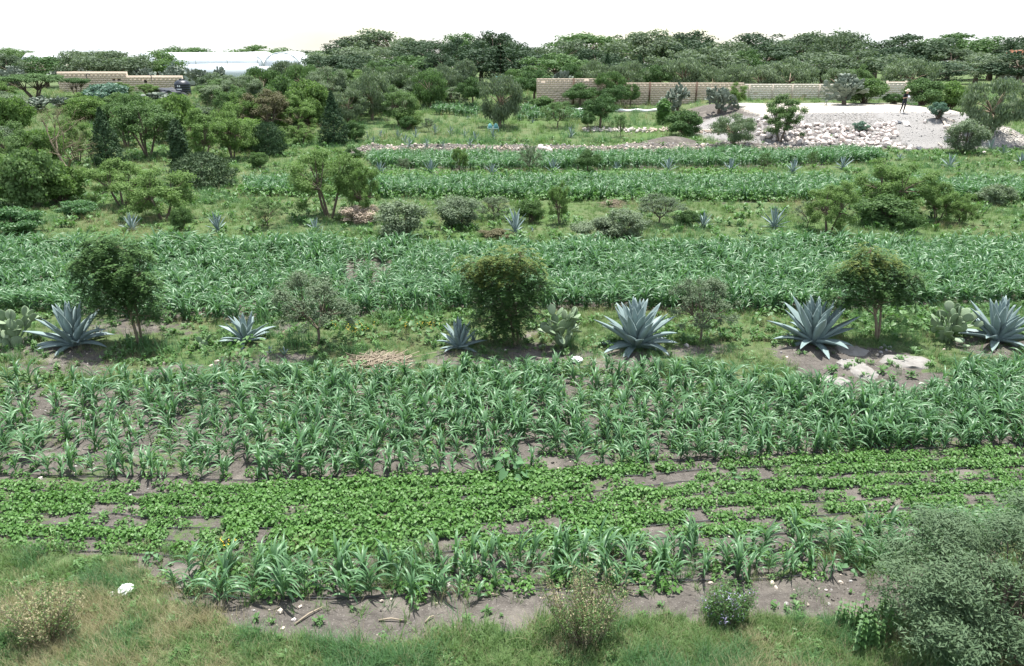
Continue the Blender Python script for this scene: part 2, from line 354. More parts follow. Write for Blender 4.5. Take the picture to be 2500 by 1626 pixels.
def cover(x, y, z):
    px, py = proj(x, y, z)
    far = y > 6.5
    px = px+90*(vnoise(x, y, .7, 61)-.5)+50*(vnoise(x, y, .25, 62)-.5); py = py+np.where(y < 12, 46, 22)*(vnoise(x, y, .6, 63)-.5)+np.where(y < 12, 26, 12)*(vnoise(x, y, .22, 64)-.5)
    g = np.full(np.shape(x), .92)
    for po in FIELD: g = np.where(far & inpoly(px, py, po), .22+.25*(vnoise(x, y, .8, 4) > .62), g)
    for po in FARM: g = np.where(far & inpoly(px, py, po), .34, g)
    g = np.where(far & inpoly(px, py, SOILSTRIP), .06, g)
    g = np.where(far & inpoly(px, py, ROCKY), .10, g)
    med = far & (y > 15.5) & (y < 23) & (g > .5)
    g = np.where(med, .62+.5*vnoise(x, y, 1.3, 6), g)
    for (a, b, c_, d_) in SPOTS:
        q = ((px-a)/c_)**2+((py-b)/d_)**2
        g = np.where(far & (q < 1.25), np.minimum(g, .26+.30*q), g)
    bm_ = np.exp(-((y-57.2-.03*(x-4))/.95)**2)*sst(-12.5, -10, x)*(1-sst(19, 22, x)) + np.exp(-((y-60)/1.0)**2-((x-11.9)/2.3)**2)
    g = g*(1-np.clip(bm_*1.5, 0, 1))
    m_ = sst(14, 19, x)*(1-sst(37.5, 41.5, x))*sst(57, 59.5, y)*(1-sst(76, 79, y))
    top = sst(63.5, 66, y)
    pl = m_*np.where(y > 66, .95, np.where(x < 29, .30, .10)); pl = np.where((x > 36.2) & (y < 66), m_*.5, pl)
    gr = m_*np.where(y > 66.5, 0, np.where((x > 29) & (x < 36.2), .95, .55))
    gr = np.maximum(gr, .9*np.exp(-((x-17.0)/3.0)**2-((y-66)/6)**2)); pl = pl*sst(18.5, 22, x)
    g = g*(1-np.clip(m_*1.4, 0, 1))
    return g, pl, gr
# ground sheet, rows closer together near the camera
ys = np.concatenate([np.linspace(-60, 5, 20)[:-1], 5+np.cumsum(np.clip(np.linspace(.1, .55, 190), .1, .55)) ])
while ys[-1] < 4000: ys = np.append(ys, ys[-1]+max(.55, (ys[-1]-60)*.07))
us = np.linspace(-1, 1, 321); us = np.sign(us)*np.abs(us)**1.15
YY, UU = np.meshgrid(ys, us, indexing='ij'); XX = UU*(np.maximum(YY, 6)*1.05+9)
ZZ = H(XX, YY)
nr, nc = YY.shape
V = np.stack([XX, YY, ZZ], -1).reshape(-1, 3)
i0 = (np.arange(nr-1)[:, None]*nc+np.arange(nc-1)[None]).ravel()
me = bpy.data.meshes.new('ground'); fill(me, V, np.stack([i0, i0+1, i0+nc+1, i0+nc], 1).ravel(), np.full(len(i0), 4))
me.materials.append(M['ground']); me.polygons.foreach_set('use_smooth', np.ones(len(i0), bool))
g, pl, gr = cover(V[:, 0], V[:, 1], V[:, 2])
ca = me.color_attributes.new('cover', 'FLOAT_COLOR', 'POINT')
ca.data.foreach_set('color', np.stack([g, pl, gr, np.ones_like(g)], 1).astype(np.float32).ravel())
o = obj('ground', me); tag(o, 'sloping farm ground of dark soil, turf and pale trampled earth', kind='structure')

# ------------------------------------------------------------------ scatter by geometry nodes (only for what nobody could count)
def scatter(name, pts, rot, scl, idx, meshes, label, cat):
    src = bpy.data.collections.new(name+'_kinds')
    for i, s in enumerate(meshes):
        so_ = bpy.data.objects.new('%s_kind_%s' % (name, 'abcdefghij'[i]), s); src.objects.link(so_)
    me = bpy.data.meshes.new(name); n = len(pts)
    me.vertices.add(n); me.vertices.foreach_set('co', np.asarray(pts, np.float32).ravel())
    a = me.attributes.new('rot', 'FLOAT_VECTOR', 'POINT'); a.data.foreach_set('vector', np.asarray(rot, np.float32).ravel())
    a = me.attributes.new('scl', 'FLOAT_VECTOR', 'POINT'); a.data.foreach_set('vector', np.asarray(scl, np.float32).ravel())
    a = me.attributes.new('kind_index', 'INT', 'POINT'); a.data.foreach_set('value', np.asarray(idx, np.int32))
    me.update()
    ng = bpy.data.node_groups.new(name+'_scatter', 'GeometryNodeTree')
    ng.interface.new_socket('Geometry', in_out='INPUT', socket_type='NodeSocketGeometry'); ng.interface.new_socket('Geometry', in_out='OUTPUT', socket_type='NodeSocketGeometry')
    N = ng.nodes; gi = N.new('NodeGroupInput'); go = N.new('NodeGroupOutput'); ip = N.new('GeometryNodeInstanceOnPoints'); ci = N.new('GeometryNodeCollectionInfo')
    ci.inputs['Collection'].default_value = src; ci.inputs['Separate Children'].default_value = True; ci.inputs['Reset Children'].default_value = True
    ip.inputs['Pick Instance'].default_value = True
    def na(nm, ty):
        x = N.new('GeometryNodeInputNamedAttribute'); x.data_type = ty; x.inputs['Name'].default_value = nm; return x.outputs['Attribute']
    K = ng.links; K.new(gi.outputs[0], ip.inputs['Points']); K.new(ci.outputs[0], ip.inputs['Instance'])
    K.new(na('kind_index', 'INT'), ip.inputs['Instance Index']); K.new(na('rot', 'FLOAT_VECTOR'), ip.inputs['Rotation']); K.new(na('scl', 'FLOAT_VECTOR'), ip.inputs['Scale'])
    K.new(ip.outputs[0], go.inputs[0])
    o = obj(name, me); md = o.modifiers.new('scatter', 'NODES'); md.node_group = ng
    o['kind'] = 'stuff'; o['label'] = label; o['category'] = cat
    return o
def rots(n, rs, tilt=.15): return np.stack([rs.uniform(-tilt, tilt, n), rs.uniform(-tilt, tilt, n), rs.uniform(0, 2*PI, n)], 1)
def scl3(n, rs, a, b): return np.repeat(rs.uniform(a, b, n)[:, None], 3, 1)

# ------------------------------------------------------------------ leaf shapes
def strip(L_, w_, el0, bend, segs=6, keel=.25, az=0, base=(0, 0, 0), prof=None, twist=0):
    """arching strap leaf along +X: two quads wide with a keel; returns V, F"""
    s = np.linspace(0, 1, segs+1); el = el0-bend*s**1.3
    dx = np.cos(el)*L_/segs; dz = np.sin(el)*L_/segs
    X = np.r_[0, np.cumsum(dx[:-1])]; Z = np.r_[0, np.cumsum(dz[:-1])]
    wd = w_*(prof(s) if prof else np.clip(np.minimum(.55+2.2*s, 1)*(1-s**2.6)+.02, 0, 1))
    tw = twist*s
    V = []
    for i in range(segs+1):
        nx, nz_ = -math.sin(el[i]), math.cos(el[i])
        for sg in (-1, 0, 1):
            y = sg*wd[i]/2*math.cos(tw[i]); up = abs(sg)*keel*wd[i]/2+sg*wd[i]/2*math.sin(tw[i])
            V.append((X[i]+nx*up, y, Z[i]+nz_*up))
    V = np.array(V); ca_, sa = math.cos(az), math.sin(az)
    V = np.stack([V[:, 0]*ca_-V[:, 1]*sa, V[:, 0]*sa+V[:, 1]*ca_, V[:, 2]], 1)+np.array(base)
    F = [(i*3+j, i*3+j+1, i*3+j+4, i*3+j+3) for i in range(segs) for j in (0, 1)]
    return V, F
def maize_parts(rs, h, nl):
    st = MB(); lean = rs.uniform(-.04, .04, 2)
    tube(st, [(0, 0, -.03), (lean[0]*.5, lean[1]*.5, h*.3), (lean[0], lean[1], h*.62)], [.013, .011, .005], 5)
    leaves = []; az = rs.uniform(0, 2*PI)
    for i in range(nl):
        f = i/(nl-1); z = h*(.08+.5*f)
        a = az+PI*i+rs.uniform(-.55, .55)
        L_ = h*(.50+.38*math.sin(PI*min(1, f*1.05+.05)))*rs.uniform(.85, 1.15)
        el = R(52+26*f)+rs.uniform(-.15, .15); bend = R(140-75*f)*rs.uniform(.7, 1.3)
        leaves.append(strip(L_, .064*rs.uniform(.8, 1.15)*(1 if f < .85 else .8), el, bend, 7, .35, a, (lean[0]*f*.8, lean[1]*f*.8, z), None, rs.uniform(-1.2, 1.2)))
    return st, leaves
rs = np.random.RandomState(3)
MZ = [maize_parts(rs, hh, nl) for hh, nl in ((.78, 11), (.70, 10), (.84, 12), (.62, 9), (.74, 11), (.5, 8))]
MZ_stalk = [s.mesh('maize_stalk', M['maize_stalk'], True) for s, l in MZ]
MZ_leaf = [[MB().add(*lf).mesh('maize_leaf', M['maize'], True) for lf in l] for s, l in MZ]
MZ_all = []
for s, l in MZ:
    mb = MB(); mb.add(np.concatenate(s.v), s.f, 1)
    for V_, F_ in l: mb.add(V_, F_, 0)
    MZ_all.append(mb.mesh('maize_plant', [M['maize'], M['maize_stalk']], True))

# maize: rows in every band
rs = np.random.RandomState(11)
mp_ = []      # x, y, scale, band
def field(k, nrows, step, s0, s1, keep, dbl=1):
    for li, line in enumerate(band_rows(k, nrows)):
        for _ in range(dbl):
            q = along(line, step, step*.4, rs)
            q = q+rs.normal(0, .07, q.shape)
            kf = keep(q[:, 0], q[:, 1])
            q = q[rs.rand(len(q)) < kf]
            for (x, y) in q: mp_.append((x, y, rs.uniform(s0, s1)*(1+.10*float(sst(25.5, 28.5, y)) if k == 'A' else 1)*(.8+.4*float(vnoise(x, y, 1.4, 51))), (k, nrows-1-li)))
field('A', 16, .21, .70, 1.02, lambda x, y: np.where((y > 24) & (y < 27) & (abs(x+4.8) < .8), .25, .95-.15*(1-sst(21.5, 24, y))), 2)
def kB(x, y):
    px, py = proj(x, y, 0*x)
    d = np.where(px < 620, .74, .95)-.3*(vnoise(x, y, 1.6, 21) > .66)
    return np.where(inpoly(px, py, ROCKY), .04, d)
field('B', 9, .15, .52, .82, kB, 1); nB = len(mp_)
field('B', 9, .19, .45, .74, lambda x, y: kB(x, y)*np.where(x > -4, .8, .3), 1)
field('C', 3, .17, .48, .80, lambda x, y: .45+.4*(vnoise(x, y, .9, 8) > .4), 1)
field('D', 10, .30, .75, 1.05, lambda x, y: np.where((x < -7.5) & (x > -11.5), .2, .88), 2)
field('E', 11, .30, .8, 1.1, lambda x, y: .82, 2)
field('F', 3, .3, .9, 1.2, lambda x, y: .9, 2); field('G', 4, .3, .9, 1.2, lambda x, y: .85, 2)
mx_ = np.array([(a, b, s) for a, b, s, k in mp_]); mk = np.array([k[0] for *_, k in mp_]); mrow = np.array([k[1] for *_, k in mp_])
mz = H(mx_[:, 0], mx_[:, 1])
px, py = proj(mx_[:, 0], mx_[:, 1], mz)
vis = (px > 5) & (px < 2495)
order = np.argsort(np.where(vis, -py, 1e6)); first = order[:300]
solo = np.zeros(len(mx_), bool); solo[first] = True
for n_, i in enumerate(first):
    v = int(rs.randint(6)); x, y, s = mx_[i]
    front = mk[i] == 'C'
    rz = rs.uniform(0, 2*PI); s = float(s)
    r_ = obj('maize_plant', None, None, (x, y, mz[i]), (rs.uniform(-.08, .08), rs.uniform(-.08, .08), rz), (s, s, s))
    obj('stalk', MZ_stalk[v], r_)
    for lm in MZ_leaf[v]: obj('leaf', lm, r_)
    place = ordn(int(((mk == mk[i]) & (mrow == mrow[i]) & (px > 5) & (px < px[i])).sum()))      # counted along its own row
    if front: tag(r_, 'young maize plant in the %s row of the front strip, %s from the left' % (('front', 'middle', 'back')[mrow[i]], place), 'maize', 'maize plants of the front strip')
    else: tag(r_, 'young maize plant in the %s row behind the beans, %s from the left' % (ORD[mrow[i]], place), 'maize', 'maize plants at the near edge of the broad band')
rest = ~solo; n = rest.sum()
scatter('maize_field', np.c_[mx_[rest, :2], mz[rest]], rots(n, rs, .12), np.repeat(mx_[rest, 2:3], 3, 1), rs.randint(0, 6, n), MZ_all,
        'dense rows of green maize filling the bands across the field', 'maize')

# ------------------------------------------------------------------ beans
def heart(c, size, nrm, dirv):
    nrm = nrm/np.linalg.norm(nrm); d = dirv-nrm*dirv.dot(nrm); d /= np.linalg.norm(d)+1e-9; s = np.cross(nrm, d)
    pts = [(-.1, 0, .0), (-.28, .32, .06), (.15, .52, .1), (.62, .3, .02), (1, 0, -.12), (.62, -.3, .02), (.15, -.52, .1), (-.28, -.32, .06)]
    V = [c+size*(a*d+b*s+e*nrm) for a, b, e in pts]
    V.append(c+size*(.3*d-.03*nrm))
    return np.array(V), [(8, 0, 1, 2), (8, 2, 3, 4), (8, 4, 5, 6), (8, 6, 7, 0)]
def bush_plant(rs, n, rad, hgt, sz, mat, name):
    mb = MB()
    for i in range(n):
        a = rs.uniform(0, 2*PI); r_ = rad*math.sqrt(rs.rand()); z = hgt*(.35+.65*rs.rand())*(1-.55*(r_/rad)**2)
        c = np.array([r_*math.cos(a), r_*math.sin(a), z])
        nr_ = np.array([math.cos(a)*.5, math.sin(a)*.5, 1])+rs.normal(0, .38, 3); dv = np.array([math.cos(a), math.sin(a), -.3])+rs.normal(0, .5, 3)
        mb.add(*heart(c, sz*rs.uniform(.6, 1.15), nr_, dv))
    return mb.mesh(name, mat, False)
rs = np.random.RandomState(21)
BEAN = [bush_plant(rs, 40, .17, .26, .062, M['bean'], 'bean_plant') for _ in range(4)]
pts = []
for li, line in enumerate(band_rows('N', 6)):
    for rep in range(3):
        q = along(line, .13, .06, rs)
        q = q+rs.normal(0, .034, q.shape)
        k = .98-.85*sst(.56, .74, .6*vnoise(q[:, 0]+li*7.3, q[:, 1]*0+li, 1.0, 31)+.4*vnoise(q[:, 0]+li*3.1, q[:, 1]*0+li, .33, 32))
        k = np.where((q[:, 0] > 2.2) & (q[:, 0] < 5.0) & (li < 2), k*.35, k)
        k = np.where((q[:, 0] < -5.2) & (li > 4), k*.3, k)
        k = np.where((q[:, 0] < -5.5) & (li < 1), k*.5, k)
        pts.append(q[rs.rand(len(q)) < k])
for k_, nr_, st_, kp in (('B', 9, .30, .6), ('C', 3, .22, .6)):
    for line in band_rows(k_, nr_):
        q = along(line, st_, .2, rs); q = q+rs.normal(0, .1, q.shape); ppx, ppy = proj(q[:, 0], q[:, 1], 0*q[:, 0])
        q = q[(rs.rand(len(q)) < kp) & ~inpoly(ppx, ppy, ROCKY)]; pts.append(q)
for line in band_rows('D', 10)[6:]:
    for _ in range(2):
        q = along(line, .3, .15, rs); pts.append(q+rs.normal(0, .15, q.shape))
for yy in (427, 434, 440):
    line = np.array([PG(x, yy) for x in np.linspace(915, 1850, 40)]); q = along(line, .34, .2, rs); q = q+rs.normal(0, .2, q.shape); pts.append(q[rs.rand(len(q)) < .8])
pts = np.concatenate(pts); n = len(pts)
sz = np.where(pts[:, 1] > 30, rs.uniform(1.3, 2.0, n), rs.uniform(.52, .88, n)*np.where((pts[:, 0] > -4.5) & (pts[:, 0] < 2.4), 1.15, .95))
scatter('bean_foliage', np.c_[pts, H(pts[:, 0], pts[:, 1])-.02], rots(n, rs, .12), np.repeat(sz[:, None], 3, 1), rs.randint(0, 4, n), BEAN,
        'low bright green bean foliage in rows between the maize bands', 'beans')

# ------------------------------------------------------------------ grass, weeds, stones too small to count
def tuft(rs, nb, h, spread, mat, wd=.008, name='grass_tuft'):
    mb = MB()
    for i in range(nb):
        a = rs.uniform(0, 2*PI); b = (rs.normal(0, spread*.3), rs.normal(0, spread*.3), -.02)
        mb.add(*strip(h*rs.uniform(.55, 1.1), wd*rs.uniform(.7, 1.3), R(rs.uniform(50, 86)), R(rs.uniform(15, 85)), 3, .3, a, b, lambda s: 1-.92*s))
    return mb.mesh(name, mat, True)
def rosette(rs, nl, rad, mat, name='weed'):
    mb = MB()
    for i in range(nl):
        a = rs.uniform(0, 2*PI); z = rs.uniform(0, rad*.9)
        mb.add(*strip(rad*rs.uniform(.5, 1), rad*.28, R(rs.uniform(5, 60)), R(rs.uniform(10, 70)), 2, .2, a, (rs.normal(0, rad*.3), rs.normal(0, rad*.3), z), lambda s: .35+.9*np.sin(PI*np.minimum(s*.9+.08, 1))))
    return mb.mesh(name, mat, False)
rs = np.random.RandomState(5)
GR = [tuft(rs, 16, .22, .16, M['grass'], .009) for _ in range(3)]+[tuft(rs, 16, .30, .18, M['lush'], .010) for _ in range(2)]+[tuft(rs, 15, .34, .2, M['dry'], .005) for _ in range(2)]
WD = [rosette(rs, 22, .13, M['weed']) for _ in range(3)]+[rosette(rs, 16, .10, M['bean'])]
def rand_ground(n, y0, y1, rs):
    y = np.sqrt(rs.uniform(y0*y0, y1*y1, n)); x = rs.uniform(-1, 1, n)*(y*.80+2.5); return x, y
G = [[], [], [], []]; W = [[], [], [], []]
def put(buf, x, y, s, i):
    buf[0].append(x); buf[1].append(y); buf[2].append(s); buf[3].append(i)
DRYPATCH = [(-300, 1440), (0, 1440), (200, 1430), (330, 1480), (560, 1500), (560, 1660), (-300, 1660)]
for (y0, y1, n, smin, smax) in ((5.2, 10.2, 36000, .55, 1.15), (9.5, 17.5, 9000, .35, .7), (15.5, 23.5, 26000, .5, 1.05), (29.5, 45, 24000, .8, 1.5), (45, 62, 17000, 1.0, 1.8), (60, 100, 22000, 1.5, 3.0)):
    x, y = rand_ground(n, y0, y1, rs); z = H(x, y); g, pl, gr = cover(x, y, z); px, py = proj(x, y, z)
    pr = np.clip((g-.18)*1.35, 0.03, 1)*np.clip(1-1.5*np.maximum(pl, gr), 0, 1)*(.35+.9*vnoise(x, y, 1.1, 12))
    if y0 == 9.5: pr = pr*.8
    k = rs.rand(n) < pr; x, y, px, py = x[k], y[k], px[k], py[k]; m_ = len(x)
    sc_ = 2.3 if y0 > 11 else .55; v = .7*vnoise(x, y, sc_, 15)+.3*vnoise(x, y, sc_*.3, 16)+rs.normal(0, .09, m_); idx = np.where(v > .58, rs.randint(3, 5, m_), rs.randint(0, 3, m_))
    dryp = np.where(inpoly(px, py, DRYPATCH), .25+.6*(vnoise(x, y, .5, 18) > .4), .10+.40*(vnoise(x, y, np.where(y < 12, .8, 3.1), 17) > .62)); dryp = np.where(y < 10, dryp, dryp*.8)
    idx = np.where(rs.rand(m_) < dryp, rs.randint(5, 7, m_), idx)
    s = rs.uniform(smin, smax, m_)*(.7+.6*vnoise(x, y, 1.7, 19))
    put(G, x, y, s, idx)
x = np.concatenate(G[0]); y = np.concatenate(G[1]); s = np.concatenate(G[2]); idx = np.concatenate(G[3]); n = len(x)
scatter('grass', np.c_[x, y, H(x, y)], rots(n, rs, .2), np.stack([s, s, s*rs.uniform(.7, 1.2, n)], 1), idx, GR, 'green and straw coloured grass over the verges and meadow strips', 'grass')
for (y0, y1, n, smin, smax) in ((5.6, 10.5, 3000, .3, .7), (9, 17, 5200, .35, .8), (15.5, 23.5, 8000, .5, 1.2), (29, 62, 9000, 1.0, 2.2)):
    x, y = rand_ground(n, y0, y1, rs); z = H(x, y); g, pl, gr = cover(x, y, z)
    pr = np.clip((g+.12)*.8, 0, 1)*np.clip(1-1.5*np.maximum(pl, gr), 0, 1)*(vnoise(x, y, .9, 23) > .42)
    k = rs.rand(n) < pr; x, y = x[k], y[k]; m_ = len(x); put(W, x, y, rs.uniform(smin, smax, m_), rs.randint(0, 4, m_))
x = np.concatenate(W[0]); y = np.concatenate(W[1]); s = np.concatenate(W[2]); idx = np.concatenate(W[3]); n = len(x)
scatter('weeds', np.c_[x, y, H(x, y)], rots(n, rs, .2), np.repeat(s[:, None], 3, 1), idx, WD, 'small leafy green weeds spreading between the crops and over the strips', 'weeds')
def rock(rs, mat, name='stone', sub=2, flat=.7, ang=.22):
    bm = bmesh.new(); bmesh.ops.create_icosphere(bm, subdivisions=sub, radius=.5)
    pl_ = [(Vector(rs.normal(0, 1, 3)).normalized(), rs.uniform(.26, .42)) for _ in range(9)]
    for v in bm.verts:
        for nn, d in pl_:
            e = v.co.dot(nn)-d
            if e > 0: v.co -= nn*e
        v.co += Vector(rs.normal(0, .012, 3)); v.co.z *= flat
    me = bpy.data.meshes.new(name); bm.to_mesh(me); bm.free(); me.materials.append(mat); return me
M['clod'] = solid('soil_clod', (.085, .075, .066), (.165, .148, .128), 20, 1, .5)
PEB = [rock(rs, M['clod'], 'clod', 1) for _ in range(3)]+[rock(rs, M['fieldstone'], 'pebble', 1) for _ in range(2)]+[rock(rs, M['gravel'], 'pebble', 1) for _ in range(2)]
x, y = rand_ground(60000, 7, 23, rs); z = H(x, y); g, pl, gr = cover(x, y, z); k = (rs.rand(len(x)) < np.clip(.6-g, 0, 1)*(.25+.9*(vnoise(x, y, .7, 41) > .5))); x, y = x[k], y[k]
x2, y2 = rs.uniform(15, 42, 9000), rs.uniform(57, 68, 9000); z2 = H(x2, y2); g2, pl2, gr2 = cover(x2, y2, z2); k = (gr2 > .3) & (rs.rand(9000) < .9); x2, y2 = x2[k], y2[k]
x3 = rs.uniform(-12, 21, 1700); y3 = rs.normal(57.1, .6, 1700)+.03*(x3-4); 
s = np.r_[rs.exponential(.017, len(x))+.014, rs.exponential(.035, len(x2))+.03, rs.exponential(.05, len(x3))+.05]
x = np.r_[x, x2, x3]; y = np.r_[y, y2, y3]; n = len(x)
scatter('pebbles', np.c_[x, y, H(x, y)+s*.1], rots(n, rs, 1), np.repeat(s[:, None], 3, 1), np.r_[np.where(rs.rand(len(x)-len(x2)-len(x3)) < .72, rs.randint(0, 3, len(x)-len(x2)-len(x3)), rs.randint(3, 7, len(x)-len(x2)-len(x3))), np.r_[rs.randint(5, 7, len(x2)), rs.randint(3, 7, len(x3))]], PEB, 'small loose stones and gravel strewn over the bare soil', 'pebbles')

# ------------------------------------------------------------------ trees and shrubs
def rnd_dirs(n, rs):
    v = rs.normal(0, 1, (n, 3)); return v/np.linalg.norm(v, axis=1)[:, None]
def leaf_quads(C, Nn, D, ln, wd):
    """rhombic leaves at C with normal Nn, long axis D"""
    Nn = Nn/(np.linalg.norm(Nn, axis=1)[:, None]+1e-9); D = D-Nn*(D*Nn).sum(1)[:, None]; D /= np.linalg.norm(D, axis=1)[:, None]+1e-9
    S = np.cross(Nn, D); ln = ln[:, None]; wd = wd[:, None]
    return np.stack([C-D*ln*.5, C+S*wd*.5+D*ln*.05, C+D*ln*.5, C-S*wd*.5+D*ln*.05], 1)
def crown_clumps(rs, cs, rr, n, size, asp, squash=.75, up=.6, hang=0., shell=.55):
    rr = np.asarray(rr); cs = np.asarray(cs); w_ = rr**2/np.sum(rr**2); k = rs.choice(len(cs), n, p=w_)
    d = rnd_dirs(n, rs); u = (shell+(1-shell)*rs.rand(n))*np.where(rs.rand(n) < .75, 1, rs.rand(n)**.5)
    C = cs[k]+d*(rr[k]*u)[:, None]*np.array([1, 1, squash])
    Nn = d*.55+rs.normal(0, .45, (n, 3)); Nn[:, 2] += up
    D = rs.normal(0, 1, (n, 3)); D[:, 2] *= (1-hang*.7)
    if hang: D = D*(1-hang)+np.array([0, 0, -1.])*hang*1.5; Nn[:, 2] *= .3
    s_ = size*rs.uniform(.65, 1.35, n)
    return leaf_quads(C, Nn, D, s_, s_*asp)
def limb(mb, a, b, r0, r1, rs, sag=.15, n=5, sides=5):
    a = np.array(a, float); b = np.array(b, float); t_ = np.linspace(0, 1, n)[:, None]
    mid = (a+b)/2+np.array([0, 0, sag*np.linalg.norm(b-a)])+rs.normal(0, .06*np.linalg.norm(b-a), 3)
    p_ = (1-t_)**2*a+2*t_*(1-t_)*mid+t_**2*b
    tube(mb, p_, np.linspace(r0, r1, n), sides, cap=False); return p_
def make_tree(kind, seed):
    """returns (trunk mesh, crown mesh, nominal height, nominal width)"""
    rs = np.random.RandomState(seed); tb = MB(); bark = M['bark']
    if kind in ('mesquite', 'mesquite_fine', 'umbrella'):
        Hh, Wd = 3.0, 3.4; nst = rs.randint(2, 5); cs = []; rr = []; flat = kind == 'umbrella'
        for i in range(46):
            a = rs.uniform(0, 2*PI); r_ = Wd/2*.80*math.sqrt(rs.rand()); top = (.86 if not flat else .82)*math.sqrt(max(0, 1-(r_/(Wd*.5))**2*(.75 if not flat else .3)))
            lo = (.13 if not flat else .62)
            z = Hh*(lo+(top-lo)*rs.rand()**.6) if top > lo else Hh*lo
            cs.append((r_*math.cos(a), r_*math.sin(a), z)); rr.append(rs.uniform(.26, .46))
        n = 16000 if kind != 'mesquite_fine' else 25000
        Q = crown_clumps(rs, cs, rr, n, .086 if kind != 'mesquite_fine' else .068, .52, .62, .8, 0, .30)
        forks = []
        for i in range(nst):
            a = i*2*PI/nst+rs.uniform(-.5, .5); f = np.array([.45*math.cos(a), .45*math.sin(a), Hh*rs.uniform(.28, .42)])
            limb(tb, (.05*math.cos(a), .05*math.sin(a), -.08), f, .06, .045, rs, -.05); forks.append(f)
        for c in cs:
            f = forks[int(np.argmin([np.hypot(*(np.array(c)-f)[:2]) for f in forks]))]; limb(tb, f, np.array(c)+(0, 0, -.05), .028, .006, rs, .08, 5, 4)
    elif kind == 'pirul':
        Hh, Wd = 3.4, 3.4; cs = []; rr = []
        for i in range(44):
            d = rnd_dirs(1, rs)[0]; z = .56+.40*d[2]*rs.uniform(.75, 1.0); q = Wd/2*.80*rs.uniform(.55, 1)
            cs.append((d[0]*q, d[1]*q, Hh*z)); rr.append(rs.uniform(.3, .5))
        Q = crown_clumps(rs, cs, rr, 9500, .20, .23, 1.0, .25, .7, .35)
        limb(tb, (0, 0, -.1), (.1, 0, Hh*.45), .12, .08, rs, 0)
        for c in cs[::2]: limb(tb, (.08, 0, Hh*.4), c, .04, .008, rs, .25, 5, 4)
        bark = M['bark_grey']
    elif kind in ('dense', 'bush', 'greyshrub'):
        Hh, Wd = (2.6, 2.4) if kind == 'dense' else (1.5, 2.0); cs = []; rr = []
        lo = .30 if kind == 'dense' else .12
        for i in range(36):
            d = rnd_dirs(1, rs)[0]; q = rs.uniform(.5, 1)
            cs.append((d[0]*q*Wd*.37, d[1]*q*Wd*.37, Hh*((lo+.90)/2+d[2]*q*(.90-lo)/2))); rr.append(rs.uniform(.20, .36)*(Wd/2.2))
        if kind == 'greyshrub': Q = crown_clumps(rs, cs, rr, 12000, .066, .5, .9, .5, 0, .30)
        else: Q = crown_clumps(rs, cs, rr, 11000, .084, .6, .8, .6, .2, .30)
        if kind == 'dense':
            limb(tb, (0, 0, -.08), (.04, 0, Hh*.42), .07, .05, rs, 0)
            for c in cs[::2]: limb(tb, (.04, 0, Hh*.36), c, .03, .006, rs, .1, 5, 4)
        else:
            for c in cs[::2]: limb(tb, (rs.normal(0, .05), rs.normal(0, .05), -.05), c, .022, .005, rs, .1, 5, 4)
    elif kind == 'wispy':       # open little mesquite: branches show through
        Hh, Wd = 2.0, 2.1; cs = []; rr = []
        for i in range(60):
            a = rs.uniform(0, 2*PI); f = rs.rand()**.7; r_ = Wd/2*.92*math.sqrt(rs.rand())*(.35+.65*math.sin(PI*min(.92, f*.75+.2)))
            cs.append((r_*math.cos(a), r_*math.sin(a), Hh*(.30+.66*f))); rr.append(rs.uniform(.13, .25))
        Q = crown_clumps(rs, cs, rr, 10500, .056, .38, .8, .5, 0, .12)
        f0 = np.array([.06, .0, Hh*.22]); limb(tb, (0, 0, -.08), f0, .035, .03, rs, 0)
        forks = [f0+np.array([.25*math.cos(a), .25*math.sin(a), Hh*.18]) for a in np.linspace(.4, 5.8, 5)]
        for f in forks: limb(tb, f0, f, .022, .016, rs, 0, 4, 5)
        for c in cs:
            f = forks[int(np.argmin([np.linalg.norm((np.array(c)-f)[:2]) for f in forks]))]; limb(tb, f, c, .011, .003, rs, .05, 4, 4)
    elif kind in ('cypress', 'column', 'juniper'):
        Hh, Wd = {'cypress': (4.0, 1.9), 'column': (5, .9), 'juniper': (2.0, 3.0)}[kind]
        n = 6500; f = rs.rand(n)**1.15; a = rs.uniform(0, 2*PI, n)
        if kind == 'cypress': prof = np.interp(f, [0, .08, .25, .6, 1], [.55, .9, 1, .55, .03])
        elif kind == 'column': prof = np.interp(f, [0, .06, .8, 1], [.6, .9, .85, .15])
        else: prof = np.sqrt(np.clip(1-((f-.35)/.68)**2, 0.02, 1))
        lob = 1+.16*np.sin(a*3+f*17)+.14*np.sin(a*7-f*31)+.10*np.sin(a*5+f*60)
        r_ = Wd/2*prof*lob*(.55+.45*rs.rand(n)**.5)
        C = np.stack([r_*np.cos(a), r_*np.sin(a), Hh*(.02+f*.96)], 1); out = np.stack([np.cos(a), np.sin(a), np.full(n, .75)], 1)
        D = out+rs.normal(0, .35, (n, 3)); Nn = np.stack([np.cos(a), np.sin(a), np.full(n, .4)], 1)+rs.normal(0, .6, (n, 3)); s_ = rs.uniform(.10, .24, n)
        Q = leaf_quads(C, Nn, D, s_, s_*.33); tube(tb, [(0, 0, -.1), (0, 0, Hh*.5), (0, 0, Hh*.93)], [.10, .06, .01], 6)
    elif kind == 'araucaria':
        Hh, Wd = 9, 5; Qs = []
        tube(tb, [(0, 0, -.1), (0, 0, Hh)], [.16, .03], 6)
